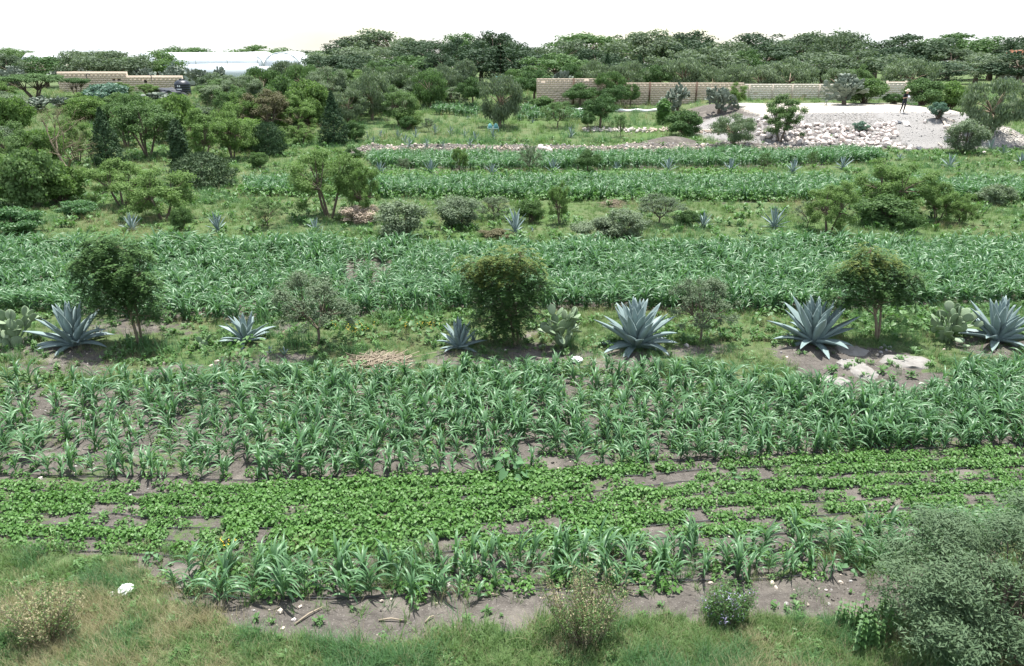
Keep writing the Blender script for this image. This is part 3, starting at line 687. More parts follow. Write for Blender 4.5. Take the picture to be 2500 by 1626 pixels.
        for lv in range(9):
            z = Hh*(.18+.09*lv); rw = Wd/2*(1-lv/9.5)
            for a in np.arange(7)*2*PI/7+rs.uniform(0, 1):
                e = np.array([rw*math.cos(a), rw*math.sin(a), z+.25]); limb(tb, (0, 0, z), e, .04, .01, rs, -.05, 4, 4)
                m_ = 60; f = rs.rand(m_)[:, None]; C = np.array([0, 0, z])*(1-f)+e*f+rs.normal(0, .12, (m_, 3)); Qs.append(leaf_quads(C, rs.normal(0, .4, (m_, 3))+np.array([0, 0, 1.]), rs.normal(0, 1, (m_, 3)), np.full(m_, .4), np.full(m_, .16)))
        Q = np.concatenate(Qs)
    elif kind == 'fartree':
        Hh, Wd = 8, 8; cs = []; rr = []
        for i in range(40):
            d = rnd_dirs(1, rs)[0]; q = rs.uniform(.5, 1); cs.append((d[0]*q*3.2, d[1]*q*3.2, 4.6+d[2]*q*2.7)); rr.append(rs.uniform(.7, 1.25))
        Q = crown_clumps(rs, cs, rr, 5200, .30, .55, .75, .7, .1, .4)
        limb(tb, (0, 0, -.3), (.2, 0, 4), .28, .15, rs, 0)
        for c in cs[::3]: limb(tb, (.2, 0, 3.6), c, .08, .02, rs, .1, 4, 4)
    elif kind == 'bare':
        Hh, Wd = 4.2, 4.0; tips = []
        def rec(p_, d, ln, r_, lv):
            q = p_+d*ln; m2 = (p_+q)/2+rs.normal(0, .05*ln, 3); tube(tb, [p_, m2, q], [r_, r_*.85, r_*.7], 5 if lv < 3 else 3, cap=False)
            if lv >= 6: tips.append(q); return
            for _ in range(2 if rs.rand() < .7 else 3):
                dd = d+rs.normal(0, .42, 3); dd[2] = max(dd[2], .05)+.12; dd /= np.linalg.norm(dd); rec(q, dd, ln*rs.uniform(.68, .88), r_*.66, lv+1)
        rec(np.array([0, 0, -.1]), np.array([-.28, 0, .96]), 1.35, .11, 0)
        tips = np.array(tips); k = rs.choice(len(tips), 2600); C = tips[k]+rs.normal(0, .13, (2600, 3))
        Q = leaf_quads(C, rs.normal(0, 1, (2600, 3)), rs.normal(0, 1, (2600, 3)), rs.uniform(.035, .07, 2600), rs.uniform(.012, .025, 2600)); bark = M['bark_grey']
        Hh = float(tips[:, 2].max()); Wd = float(np.ptp(tips[:, 0]))
    if kind != 'bare':
        Hh = float(np.percentile(Q[:, :, 2], 99.3)); Wd = 2*float(np.percentile(np.abs(Q[:, :, 0]), 98.5))
    tm = tb.mesh(kind+'_trunk', bark, True) if tb.v else None
    return tm, quadmesh(kind+'_crown', Q, M['mesq']), Hh, Wd
LIB = {}
def species(kind, var):
    if (kind, var) not in LIB: LIB[kind, var] = make_tree(kind, 100+var*17+sum(map(ord, kind)))
    return LIB[kind, var]
NV = {'mesquite': 4, 'mesquite_fine': 3, 'umbrella': 2, 'pirul': 3, 'dense': 3, 'bush': 3, 'greyshrub': 3, 'wispy': 3, 'cypress': 2, 'column': 1, 'juniper': 2, 'araucaria': 1, 'fartree': 4, 'bare': 1}
tcount = {}
trs = np.random.RandomState(77)
def tree(kind, mat, cx, base, top, wpx, text, group, cat='tree', name=None, bx=None, var=None, pt=None):
    v = tcount.get(kind, 0); tcount[kind] = v+1
    if var is None: var = v % NV[kind]
    tm, cm, Hh, Wd = species(kind, var)
    p_ = P(bx if bx is not None else cx, base) if pt is None else np.array(pt)
    h = max(.3, zat(p_, top)-p_[2]); dm = p_[1]*CT-(p_[2]+h*.55-CAM_H)*ST; wd = wpx*dm/FPX
    if bx is None: p_[0] = (cx-CX)/FPX*dm
    sx = wd/Wd; sz = h/Hh
    r_ = obj(name or {'cypress': 'cypress_tree', 'column': 'cypress_tree', 'juniper': 'juniper_shrub', 'bush': 'shrub', 'greyshrub': 'shrub', 'wispy': 'shrub'}.get(kind, 'tree'), None, None, (p_[0], p_[1], p_[2]-.03), (0, 0, trs.uniform(0, 2*PI) if kind != 'bare' else 0), (sx, sx, sz))
    if tm: obj('trunk' if kind not in ('bush', 'greyshrub') else 'stems', tm, r_)
    obj('crown', cm, r_, mat=M[mat])
    pool(r_, cx, text, group, cat)
    return r_, p_

# --- thicket on the left
TG = 'trees of the left thicket'
tree('umbrella', 'dense', 83, 246, 180, 150, 'flat-topped dark green tree before the earthen building wall', TG)
tree('umbrella', 'dense', 186, 236, 190, 62, 'small flat-topped tree with open trunk before the building wall', TG)
tree('bush', 'bluegreen', 261, 262, 205, 108, 'round blue-green bush against the earthen building wall', TG, 'shrub')
tree('bare', 'brownleaf', 150, 462, 262, 190, 'half-bare leaning tree with pale branches in the left thicket', TG, bx=194)
tree('cypress', 'cypress', 253, 412, 262, 80, 'pointed dark cypress in the left thicket beside the half-bare tree', TG)
tree('mesquite', 'mesq_green', 350, 385, 250, 140, 'tall round green tree with dark inner limbs in the left thicket', TG, var=1)
tree('column', 'cypress', 436, 450, 290, 46, 'narrow spire of dark cypress rising from a juniper bush', TG)
tree('juniper', 'juniper', 492, 455, 372, 150, 'low spreading dark juniper below the narrow cypress', TG, 'shrub')
tree('juniper', 'cypress', 655, 380, 298, 82, 'dark juniper bush below the brownish tree', TG, 'shrub')
tree('cypress', 'cypress', 812, 352, 222, 70, 'dense pointed cypress standing alone at the meadow edge', TG)
tree('mesquite', 'brownleaf', 645, 340, 222, 120, 'brownish olive tree above the dark juniper', TG)
tree('mesquite', 'mesq', 388, 535, 410, 170, 'wide feathery yellow-green mesquite nearest the maize on the left', TG, var=0)
tree('mesquite', 'mesq', 290, 505, 388, 130, 'yellow-green mesquite behind the wide front mesquite', TG)
MT = 'bright yellow-green mesquite tree in the left thicket'
for (cx, base, top, wd) in ((55, 505, 372, 130), (140, 495, 400, 110), (35, 430, 300, 110), (105, 420, 318, 100), (180, 400, 290, 80), (300, 360, 235, 100), (420, 345, 235, 90),
                            (490, 400, 268, 110), (560, 390, 255, 110), (565, 330, 212, 90), (590, 345, 230, 90), (430, 300, 236, 80), (25, 340, 240, 90), (720, 330, 235, 80), (755, 305, 200, 90), (690, 300, 190, 90), (320, 300, 232, 80), (210, 300, 240, 80), (735, 352, 300, 60), (545, 440, 395, 60)):
    tree('mesquite' if trs.rand() < .7 else 'bush', ['mesq', 'mesq_green', 'mesq'][trs.randint(3)], cx, base, top, wd, MT, TG)
OT = 'olive green tree among the tall growth left of the meadow'
for (cx, base, top, wd) in ((905, 292, 168, 100), (1050, 262, 176, 92), (800, 262, 165, 95), (740, 250, 160, 90), (860, 248, 170, 80), (985, 245, 160, 90), (930, 235, 150, 80), (640, 255, 165, 85), (600, 262, 185, 80), (700, 235, 150, 85), (1090, 240, 165, 80)):
    tree('mesquite_fine' if trs.rand() < .6 else 'pirul', ['mesq_green', 'wispy', 'pirul'][trs.randint(3)], cx, base, top, wd, OT, TG)
tree('pirul', 'pirul', 850, 302, 218, 85, 'grey-green weeping tree behind the lone cypress', TG)
tree('bush', 'dense', 862, 344, 296, 50, 'dark bush at the right foot of the lone cypress', TG, 'shrub')
tree('mesquite', 'mesq_green', 972, 308, 212, 85, 'bright tree with several stems on the meadow behind the small agaves', TG)
tree('bush', 'dense', 996, 318, 284, 40, 'small leafy bush in front of the many-stemmed bright tree', TG, 'shrub')
tree('wispy', 'wispy', 1045, 322, 288, 34, 'thin grey shrub behind the small agaves', TG, 'shrub')
tree('dense', 'dense', 1153, 265, 190, 66, 'dark leafy tree left of the big weeping tree', TG)
tree('pirul', 'wispy', 1220, 310, 186, 104, 'big round grey-green weeping tree behind the teal seats', TG)
# --- far meadow middle
MG = 'trees around the far meadow'
tree('wispy', 'mesq_green', 1360, 312, 248, 84, 'feathery round shrub with a dark stem beside the stone edging', MG, 'shrub')
tree('dense', 'dense', 1466, 312, 236, 82, 'dense dark tree with a thick crown above the stone edging', MG)
tree('dense', 'dense', 1436, 320, 272, 36, 'small dark bush left of the dense dark tree', MG, 'shrub')
tree('wispy', 'mesq_green', 1515, 335, 280, 46, 'small open green shrub before the stone edging', MG, 'shrub')
tree('column', 'bean', 1620, 302, 240, 34, 'bright green column-shaped bush before the adobe wall', MG, 'shrub', name='shrub')
tree('bush', 'dense', 1672, 330, 272, 74, 'dense dark green bush beside the stone edging', MG, 'shrub')
tree('pirul', 'pirul', 1795, 354, 280, 104, 'drooping grey-green bush at the left foot of the rubble', MG, 'shrub', name='shrub')
tree('mesquite', 'mesq_green', 1913, 346, 232, 98, 'green tree growing in front of the white rubble', MG)
tree('bush', 'bluegreen', 2104, 320, 296, 32, 'small blue-green bush on the rubble slope', MG, 'shrub')
tree('bush', 'bluegreen', 2293, 290, 250, 42, 'blue-green bush at the right end of the pale platform', MG, 'shrub')
tree('pirul', 'pirul', 2430, 335, 194, 138, 'large drooping grey-green tree at the right edge', MG)
tree('greyshrub', 'greybush', 2363, 374, 294, 84, 'pale grey-green bush beside the gravel slope', MG, 'shrub')
tree('bush', 'dense', 2257, 266, 194, 84, 'leafy dark green bush behind the standing person', MG, 'shrub', pt=(P(2257, 262)[0]*1.06, 76, 2.05))
tree('bush', 'mesq', 2322, 266, 202, 82, 'bright green bush right of the standing person', MG, 'shrub', pt=(42.5, 77, 1.5))
tree('bush', 'mesq_green', 2115, 266, 192, 100, 'green bush on the platform before the pale block wall', MG, 'shrub', pt=(34.5, 77.5, 2.05))
tree('bush', 'dense', 2185, 262, 228, 40, 'low dark bush behind the standing person on the left', MG, 'shrub', pt=(37.2, 76.5, 2.05))
tree('greyshrub', 'greybush', 2475, 300, 240, 50, 'pale bush at the right edge behind the drooping tree', MG, 'shrub', pt=(47, 74, 1.2))
tree('dense', 'dense', 1418, 262, 205, 80, 'leafy tree in front of the adobe wall near its left end', MG)
tree('pirul', 'mesq_green', 1490, 258, 176, 72, 'tall soft tree rising in front of the adobe wall', MG)
tree('dense', 'dense', 1500, 268, 208, 62, 'dark tree at the foot of the tall soft tree', MG)
tree('dense', 'mesq_green', 1540, 262, 206, 48, 'slim leafy tree before the adobe wall', MG)
tree('mesquite', 'mesq', 1797, 262, 202, 54, 'small bright tree before the pale block wall', MG)
tree('bush', 'mesq_green', 1330, 272, 236, 60, 'round green bush beyond the far maize patch', MG, 'shrub')
tree('dense', 'dense', 1305, 250, 172, 90, 'broad leafy tree left of the tall cactus tree', MG)
tree('dense', 'mesq_green', 1265, 240, 170, 70, 'green tree behind the big weeping tree', MG)
# --- strip of mid trees between the maize bands
SG = 'trees and shrubs of the grass strip between the maize bands'
tree('mesquite_fine', 'mesq', 798, 532, 366, 160, 'large feathery yellow-green tree in the middle grass strip', SG, var=0)
tree('mesquite', 'mesq', 885, 540, 400, 82, 'slim yellow-green tree leaning beside the large feathery tree', SG)
tree('dense', 'dense', 862, 402, 360, 46, 'dark bush top behind the large feathery tree', SG, 'shrub')
tree('wispy', 'mesq_green', 650, 556, 482, 84, 'thin open shrub left of the large feathery tree', SG, 'shrub')
tree('greyshrub', 'greybush', 978, 582, 490, 124, 'big pale grey-green shrub right of the pinkish dry bush', SG, 'shrub')
tree('greyshrub', 'greybush', 1117, 554, 480, 102, 'pale shrub left of the tall agave in the grass strip', SG, 'shrub')
tree('wispy', 'wispy', 1205, 536, 478, 84, 'grey wispy shrub behind the tall agave', SG, 'shrub')
tree('bush', 'mesq_green', 1295, 545, 490, 66, 'small green shrub left of the young two-stemmed tree', SG, 'shrub')
tree('mesquite', 'mesq', 1367, 549, 443, 58, 'young slender two-stemmed tree in the grass strip', SG)
tree('greyshrub', 'greybush', 1455, 592, 530, 110, 'pale grey-green shrub at the maize edge, left of a pair', SG, 'shrub')
tree('greyshrub', 'greybush', 1530, 588, 512, 100, 'pale grey-green shrub at the maize edge, right of a pair', SG, 'shrub')
tree('wispy', 'wispy', 1610, 548, 476, 136, 'wide wispy grey shrub in the grass strip', SG, 'shrub')
tree('bush', 'dense', 1678, 552, 515, 50, 'small dark shrub beside a leaning agave', SG, 'shrub')
tree('mesquite_fine', 'mesq', 2030, 575, 442, 130, 'feathery yellow-green tree left of the broad right-hand tree', SG, var=1)
tree('wispy', 'wispy', 1975, 556, 490, 60, 'thin dark-stemmed shrub beside the feathery right-hand tree', SG, 'shrub')
tree('mesquite_fine', 'mesq', 2190, 532, 392, 182, 'broad feathery yellow-green tree at the right of the grass strip', SG, var=2)
tree('bush', 'mesq_green', 2165, 550, 478, 130, 'dark bushy shrub under the broad feathery tree', SG, 'shrub')
tree('mesquite', 'mesq', 2296, 544, 446, 84, 'slender yellow-green tree right of the broad feathery tree', SG)
tree('mesquite', 'mesq', 2352, 550, 472, 72, 'small yellow-green tree near the right edge of the strip', SG)
tree('bush', 'mesq_green', 2215, 565, 520, 70, 'low green shrub before the broad feathery tree', SG, 'shrub')
tree('bush', 'pirul', 2430, 500, 452, 70, 'low green shrub at the right edge of the strip', SG, 'shrub')
tree('greyshrub', 'pinkdry', 878, 545, 500, 88, 'pinkish pale dry bush below the large feathery tree', SG, 'shrub')
tree('bush', 'lush', 30, 570, 508, 110, 'dark green clump at the left edge above the maize', SG, 'shrub')
tree('bush', 'lush', 190, 530, 490, 90, 'low blue-green grassy clump left of the wide front mesquite', SG, 'shrub')
tree('bush', 'mesq_green', 440, 560, 505, 46, 'small sapling right of the wide front mesquite', SG, 'shrub')
tree('bush', 'brownleaf', 1212, 582, 560, 70, 'low brownish shrub at the foot of the tall agave', SG, 'shrub')
# line of small shrubs between the two far maize bands
LG = 'small shrubs on the agave line'
tree('mesquite', 'mesq', 1123, 424, 360, 40, 'small yellow-green clipped shrub on the agave line', LG, 'shrub', name='shrub')
tree('wispy', 'wispy', 1293, 424, 354, 56, 'grey wispy shrub on the agave line', LG, 'shrub')
tree('dense', 'dense', 1436, 424, 368, 60, 'dense dark shrub on the agave line', LG, 'shrub', name='shrub')
tree('wispy', 'wispy', 985, 420, 385, 40, 'pale thin shrub on the agave line', LG, 'shrub')
tree('wispy', 'mesq_green', 1868, 422, 372, 40, 'open green shrub on the right part of the agave line', LG, 'shrub')
tree('wispy', 'mesq_green', 1985, 412, 368, 30, 'thin green shrub right of the open one on the agave line', LG, 'shrub')
tree('bush', 'mesq_green', 632, 412, 372, 50, 'grassy green bush at the left end of the far maize', LG, 'shrub')
# --- behind the walls
BG = 'trees behind the block wall'
for cx, top, wd, k, mt in ((1445, 150, 90, 'pirul', 'pirul'), (1530, 152, 90, 'pirul', 'pirul'), (1600, 160, 80, 'dense', 'dense'), (1670, 143, 100, 'pirul', 'pirul'), (1740, 165, 70, 'pirul', 'pirul'), (1795, 158, 84, 'pirul', 'pirul'), (1855, 160, 90, 'pirul', 'greybush'), (1930, 145, 118, 'pirul', 'pirul'), (2045, 168, 80, 'pirul', 'pirul'), (2090, 160, 70, 'mesquite', 'mesq_green'), (2224, 145, 118, 'pirul', 'pirul'), (1390, 158, 70, 'dense', 'dense')):
    y = trs.uniform(86, 91); x = (cx-CX)/FPX*y*1.01; z = float(H(x, y))
    tree(k, mt, cx, 0, top, wd*1.05, 'grey-green drooping tree right behind the block wall' if k == 'pirul' else 'leafy green tree right behind the block wall', BG, pt=(x, y, z))
FG = 'dark trees of the far belt'
for i in range(58):
    cx = 800+i*31+trs.uniform(-12, 12); y = [103, 128, 160][i % 3]+trs.uniform(-6, 10); x = (cx-CX)/FPX*y
    tree('fartree', ['far', 'far', 'far', 'dense', 'wispy'][trs.randint(5)], cx, 0, trs.uniform(68, 132) if i % 3 else trs.uniform(112, 152), trs.uniform(95, 200), 'dark green tree in the belt on the skyline', FG, pt=(x, y, float(H(x, y))))
for i in range(30):
    cx = -60+i*29+trs.uniform(-12, 12); y = ([104, 150, 185] if not 400 < cx < 750 else [150, 165, 185])[i % 3]+trs.uniform(-4, 8); x = (cx-CX)/FPX*y
    tree('fartree', ['mesq_green', 'wispy', 'dense'][trs.randint(3)], cx, 0, trs.uniform(112, 146), trs.uniform(90, 150), 'low green tree on the skyline at the left', FG, pt=(x, y, float(H(x, y))))
for cx, top in ((1417, 128), (1482, 130), (1562, 132), (1128, 135)):
    y = 98; x = (cx-CX)/FPX*y; tree('column', 'cypress', cx, 0, top, 16, 'thin dark cypress spire behind the adobe wall', 'cypress spires', pt=(x, y, float(H(x, y))))
tree('araucaria', 'cypress', 1222, 0, 112, 64, 'layered dark conifer behind the big weeping tree', BG, pt=((1222-CX)/FPX*95, 95, float(H(-1, 95))))
for cx, top, wd in ((1135, 148, 50), (1075, 160, 30)):
    y = 96; x = (cx-CX)/FPX*y; tree('bush', 'greybush', cx, 0, top, wd, 'silvery grey bush far behind the meadow', BG, 'shrub', pt=(x, y, float(H(x, y))))
# ground thicket filling the left slope between the trees
for i in range(135):
    cx = trs.uniform(-60, 1010); base = trs.uniform(236, 500) if cx < 420 else trs.uniform(236, 318 if cx > 690 else 372)
    if cx < 300 and base > 470: base -= 60
    if any(abs(cx-q) < w_ and b0 < base < b1 for q, w_, b0, b1 in ((253, 60, 300, 500), (436, 75, 320, 500), (812, 60, 260, 500), (150, 95, 320, 480), (492, 75, 230, 300), (350, 60, 380, 500))): continue
    hp = 14+.16*(base-150)*trs.uniform(.6, 1.25)
    tree(['bush', 'mesquite', 'bush', 'greyshrub'][trs.randint(4)], ['mesq', 'mesq_green', 'pirul', 'mesq_green', 'mesq', 'wispy'][trs.randint(6)], cx, base, base-hp-10, hp*2.0, 'small green bush filling the undergrowth of the left thicket', 'bushes of the left thicket', 'shrub', name='shrub')

for i in range(34):
    cx = trs.uniform(520, 1130); base = trs.uniform(228, 262); hp = trs.uniform(30, 62)
    tree(['bush', 'mesquite', 'dense', 'pirul'][trs.randint(4)], ['mesq', 'mesq_green', 'pirul', 'dense', 'wispy'][trs.randint(5)], cx, base, base-hp, hp*1.5, 'leafy green tree crowded below the skyline left of the wall', 'trees below the skyline')
# ------------------------------------------------------------------ three pinnate-leaved trees in front
def ash_tree(px, base, blobs, text, seed, nleaf, newtop):
    """blobs: crown masses as (px, py, radius px); a compound leaf is a drooping stalk with paired leaflets"""
    rs = np.random.RandomState(seed); p_ = P(px, base); k = pxm(p_)
    r_ = obj('tree', None, None, (p_[0], p_[1], p_[2]-.03)); tb = MB()
    cs = []; rr = []
    for (bx_, by_, br) in blobs:
        zz = zat(p_, by_); dm = p_[1]*CT-(zz-CAM_H)*ST; cs.append(((bx_-CX)/FPX*dm-p_[0], rs.uniform(-.35, .35), zz-p_[2])); rr.append(br*dm/FPX*.90)
    cs = np.array(cs); rr = np.array(rr)
    top = cs[:, 2].max()
    # trunk with two stems
    f1 = np.array([cs[:, 0].mean()*.45, 0, top*.30]); f2 = f1+np.array([.10, .08, .10])
    limb(tb, (0, 0, -.05), f1, .045, .034, rs, 0, 6, 7); limb(tb, (.07, .04, -.05), f2+(.03, 0, .2), .036, .026, rs, 0, 6, 7)
    subs = []
    for c, q in zip(cs, rr):
        limb(tb, f1 if rs.rand() < .6 else f2+(.03, 0, .2), c, .022, .008, rs, .08, 6, 5)
        for _ in range(7):
            e = c+rnd_dirs(1, rs)[0]*q*.75; limb(tb, c, e, .010, .003, rs, .05, 3, 4); subs.append(e)
    obj('trunk', tb.mesh('ash_trunk', M['bark_grey'], True), r_)
    Q = [[], []]; w_ = rr**2/np.sum(rr**2)
    for i in range(nleaf):
        j = rs.choice(len(cs), p=w_); d = rnd_dirs(1, rs)[0]; d[2] = d[2]*.9+.12; c = cs[j]+d*rr[j]*(rs.uniform(.35, 1.05) if rs.rand() < .85 else rs.uniform(1.0, 1.32))*np.array([1, 1, .9])
        a = math.atan2(d[1], d[0])+rs.normal(0, .6); L_ = rs.uniform(.28, .42); el = R(rs.uniform(-35, 30))+.35*max(0, d[2])
        t_ = np.linspace(.1, 1, 9); ex = np.cos(el-1.1*t_); ez = np.sin(el-1.1*t_)
        pts_ = np.stack([np.cumsum(ex)*L_/9*math.cos(a), np.cumsum(ex)*L_/9*math.sin(a), np.cumsum(ez)*L_/9], 1)+c
        T = np.gradient(pts_, axis=0); S = np.array([-math.sin(a), math.cos(a), 0])
        for sg in (-1, 1):
            C = pts_+S*sg*.035-np.array([0, 0, .012]); D = np.repeat((S*sg)[None], 9, 0)+T*8+np.array([0, 0, -.35]); Nn = np.repeat(np.array([[0, 0, 1.]]), 9, 0)+rs.normal(0, .25, (9, 3))
            Q[1 if (c[2] > top*newtop and rs.rand() < .65) else 0].append(leaf_quads(C, Nn, D, np.full(9, .105), np.full(9, .034)))
    obj('crown', quadmesh('ash_crown', np.concatenate(Q[0]), M['ash']), r_)
    if Q[1]: tag(obj('young_leaves', quadmesh('ash_young', np.concatenate(Q[1]), M['ash_new']), r_), 'yellowish new leaves at the crown top')
    tag(r_, text, 'tree', 'dark pinnate-leaved trees of the agave row'); return r_
ash_tree(338, 838, [(250, 610, 48), (300, 612, 42), (215, 625, 30), (235, 660, 46), (300, 655, 48), (345, 665, 34), (260, 705, 46), (310, 700, 40), (240, 745, 28), (345, 735, 34), (368, 768, 24), (230, 590, 26), (372, 690, 22), (330, 620, 24)],
         'dark feathery tree leaning left beside the leftmost big agave', 1, 1050, 2)
ash_tree(1259, 842, [(1240, 640, 46), (1270, 615, 26), (1200, 655, 40), (1165, 640, 30), (1290, 650, 34), (1145, 670, 26), (1235, 690, 46), (1185, 700, 36), (1275, 715, 36), (1320, 690, 28), (1195, 745, 34), (1255, 755, 38), (1175, 775, 22), (1240, 800, 28), (1290, 760, 24), (1210, 790, 24)],
         'dark upright tree with yellowish top left of the middle prickly pear', 2, 1000, .78)
ash_tree(2138, 830, [(2130, 645, 40), (2165, 632, 28), (2090, 650, 34), (2175, 665, 38), (2060, 680, 32), (2215, 690, 30), (2110, 690, 36), (2160, 705, 32), (2040, 715, 22), (2205, 725, 26), (2075, 720, 22), (2235, 670, 20), (2130, 615, 24)],
         'umbrella-crowned dark tree with bare forked trunk between two agaves at the right', 3, 720, .86)
def wispy_big(px, base, top, wpx, text, seed):
    tm, cm, Hh, Wd = make_tree('wispy', seed); p_ = P(px, base); sx = wpx*pxm(p_)/Wd
    r_ = obj('shrub', None, None, (p_[0], p_[1], p_[2]-.02), (0, 0, 1), (sx, sx, (zat(p_, top)-p_[2])/Hh)); obj('trunk', tm, r_); obj('crown', cm, r_, mat=M['wispy']); tag(r_, text, 'shrub', 'thorny grey shrubs of the agave row')
wispy_big(775, 842, 668, 175, 'grey wispy thorn shrub with dense dark middle left of the straw heap', 501)
wispy_big(1708, 836, 680, 140, 'open grey thorn shrub with forked stem between the two largest agaves', 502)

# ------------------------------------------------------------------ agaves
def agave_leaf(L_, w_, el0, bend, mat=None):
    segs = 9; s = np.linspace(0, 1, segs+1); el = el0-bend*s**1.2
    X = np.r_[0, np.cumsum(np.cos(el[:-1])*L_/segs)]; Z = np.r_[0, np.cumsum(np.sin(el[:-1])*L_/segs)]
    wd = w_*np.interp(s, [0, .12, .45, .7, .9, 1], [.75, .72, 1, .8, .35, .02]); th = w_*np.interp(s, [0, .2, .6, 1], [.42, .22, .1, .01])
    V = []
    for i in range(segs+1):
        nx, nz_ = -math.sin(el[i]), math.cos(el[i])
        for sg in (-1, -.5, 0, .5, 1):
            y = sg*wd[i]/2; up = .30*wd[i]*sg*sg; V.append((X[i]+nx*up, y, Z[i]+nz_*up))
        for sg in (.6, 0, -.6):
            y = sg*wd[i]/2; up = .30*wd[i]*sg*sg-th[i]; V.append((X[i]+nx*up, y, Z[i]+nz_*up))
    F = [(i*8+j, i*8+(j+1) % 8, (i+1)*8+(j+1) % 8, (i+1)*8+j) for i in range(segs) for j in range(8)]
    F += [(segs*8, segs*8+1, segs*8+2, segs*8+3, segs*8+4, segs*8+5, segs*8+6, segs*8+7)]
    return MB().add(np.array(V), F).mesh('agave_leaf', M['agave'], True)
AGL = [agave_leaf(1.0, .205, 0, b) for b in (-.30, -.10, .10, .32, .55, .8)]
AGN = [agave_leaf(1.0, .12, 0, b) for b in (-.12, 0, .12, .3, .45, .6)]
def agave(px, base, wpx, hpx, nl, text, seed, lib=AGL, group='big agaves of the agave row', mat=None, sunk=0):
    rs = np.random.RandomState(seed); p_ = P(px, base); k = pxm(p_)
    Lw = wpx*k/2*1.06; Lh = hpx*k/.93*.84
    r_ = obj('agave_plant', None, None, (p_[0], p_[1], p_[2]-.02), (0, 0, rs.uniform(0, 6)))
    for i in range(nl):
        f = i/(nl-1)                         # 0 outermost, 1 heart
        a = i*2.39996+rs.normal(0, .12)
        el = R(np.interp(f, [0, .15, .4, .7, 1], [-4, 12, 38, 62, 86]))+rs.normal(0, .07)
        L_ = (Lw*math.cos(el)**2+Lh*math.sin(el)**2)*rs.uniform(.86, 1.06)*np.interp(f, [0, .12, .3, 1], [.75, .95, 1.05, .92])
        c = int(np.clip(np.interp(f, [0, .2, .5, 1], [4.2, 3.2, 1.5, 2])+rs.normal(0, .9), 0, 5)); rb = .10*Lw*(1-f)
        o = obj('leaf', lib[c], r_, (rb*math.cos(a), rb*math.sin(a), .06*Lh+.12*Lh*f), (rs.normal(0, .1), -el, a), (L_, L_*rs.uniform(.9, 1.1), L_))
        if mat: o.material_slots[0].link = 'OBJECT'; o.material_slots[0].material = M[mat]
    pool(r_, px, text, group, 'agave') if text.endswith('*') else tag(r_, text, 'agave', group)
    return r_
agave(182, 843, 182, 108, 34, 'large blue-grey agave left of the dark leaning tree', 1)
agave(600, 835, 150, 78, 24, 'agave half buried in green weeds left of the grey thorn shrub', 2)
agave(1121, 850, 122, 78, 22, 'smaller upright agave left of the dark tree with yellowish top', 3)
agave(1552, 846, 200, 122, 42, 'large blue-grey agave right of the middle prickly pear', 4)
agave(1985, 838, 198, 122, 42, 'large blue-grey agave left of the umbrella-crowned dark tree', 5)
agave(2432, 832, 190, 112, 38, 'large blue-grey agave at the right edge beside a prickly pear', 6)
PUP = 'young agave offsets'
agave(241, 822, 34, 34, 11, 'small agave offset tucked behind the leftmost large agave', 7, group=PUP)
agave(660, 862, 24, 22, 9, 'tiny agave left of a pair under the thorn shrub', 8, group=PUP)
agave(695, 864, 26, 22, 9, 'tiny agave right of a pair under the thorn shrub', 9, group=PUP)
agave(1156, 838, 36, 28, 10, 'small agave offset behind the smaller upright agave', 10, group=PUP)
G2 = 'agaves of the middle grass strip'
for i, (px_, base, wd, hp, tx) in enumerate(((322, 562, 58, 46, 'slender agave before the wide front mesquite on the left'), (532, 566, 50, 52, 'slender agave between the front mesquite and the thin shrub'), (770, 564, 44, 36, 'slender agave below the large feathery tree'),
        (1258, 570, 56, 64, 'tallest slender agave of the middle grass strip'), (1300, 566, 22, 16, 'tiny agave right of the tallest slender agave'), (1716, 556, 56, 44, 'leaning slender agave beside a small dark shrub'), (1890, 556, 68, 58, 'slender agave left of the feathery right-hand tree'))):
    agave(px_, base, wd, hp, 20 if wd > 30 else 9, tx, 30+i, AGN, G2)
G3 = 'agaves on the line between the far maize bands'
for i, (px_, base, wd, hp) in enumerate(((928, 426, 36, 34), (1052, 426, 40, 40), (1201, 428, 28, 34), (1350, 424, 42, 40), (1504, 418, 26, 28), (1631, 420, 46, 40), (1782, 422, 44, 40), (1936, 422, 40, 38), (2058, 412, 54, 34), (2196, 390, 30, 18), (2318, 410, 50, 36), (2492, 402, 40, 34))):
    agave(px_, base, wd, hp, 18, 'slender agave on the line between the far maize bands*', 50+i, AGN, G3)
G4 = 'small agaves of the far meadow'
for i, (px_, base, wd, hp) in enumerate(((898, 342, 24, 22), (930, 336, 26, 22), (912, 352, 22, 22), (972, 340, 28, 26), (990, 348, 28, 26), (1015, 336, 26, 26), (1000, 357, 32, 26), (1042, 357, 22, 22), (1062, 328, 30, 26), (1082, 357, 22, 18), (1100, 330, 26, 24), (1135, 334, 20, 24), (1160, 345, 26, 30), (1148, 356, 22, 22), (1204, 340, 28, 30), (1394, 336, 28, 30), (1300, 300, 18, 14), (1143, 292, 20, 12), (2418, 368, 42, 34), (2448, 378, 36, 24), (625, 372, 44, 30), (1035, 262, 36, 14), (2262, 300, 10, 10))):
    agave(px_, base, wd, hp, 12, 'small pale agave among the grass of the far meadow*', 70+i, AGN, G4, 'agave_far')

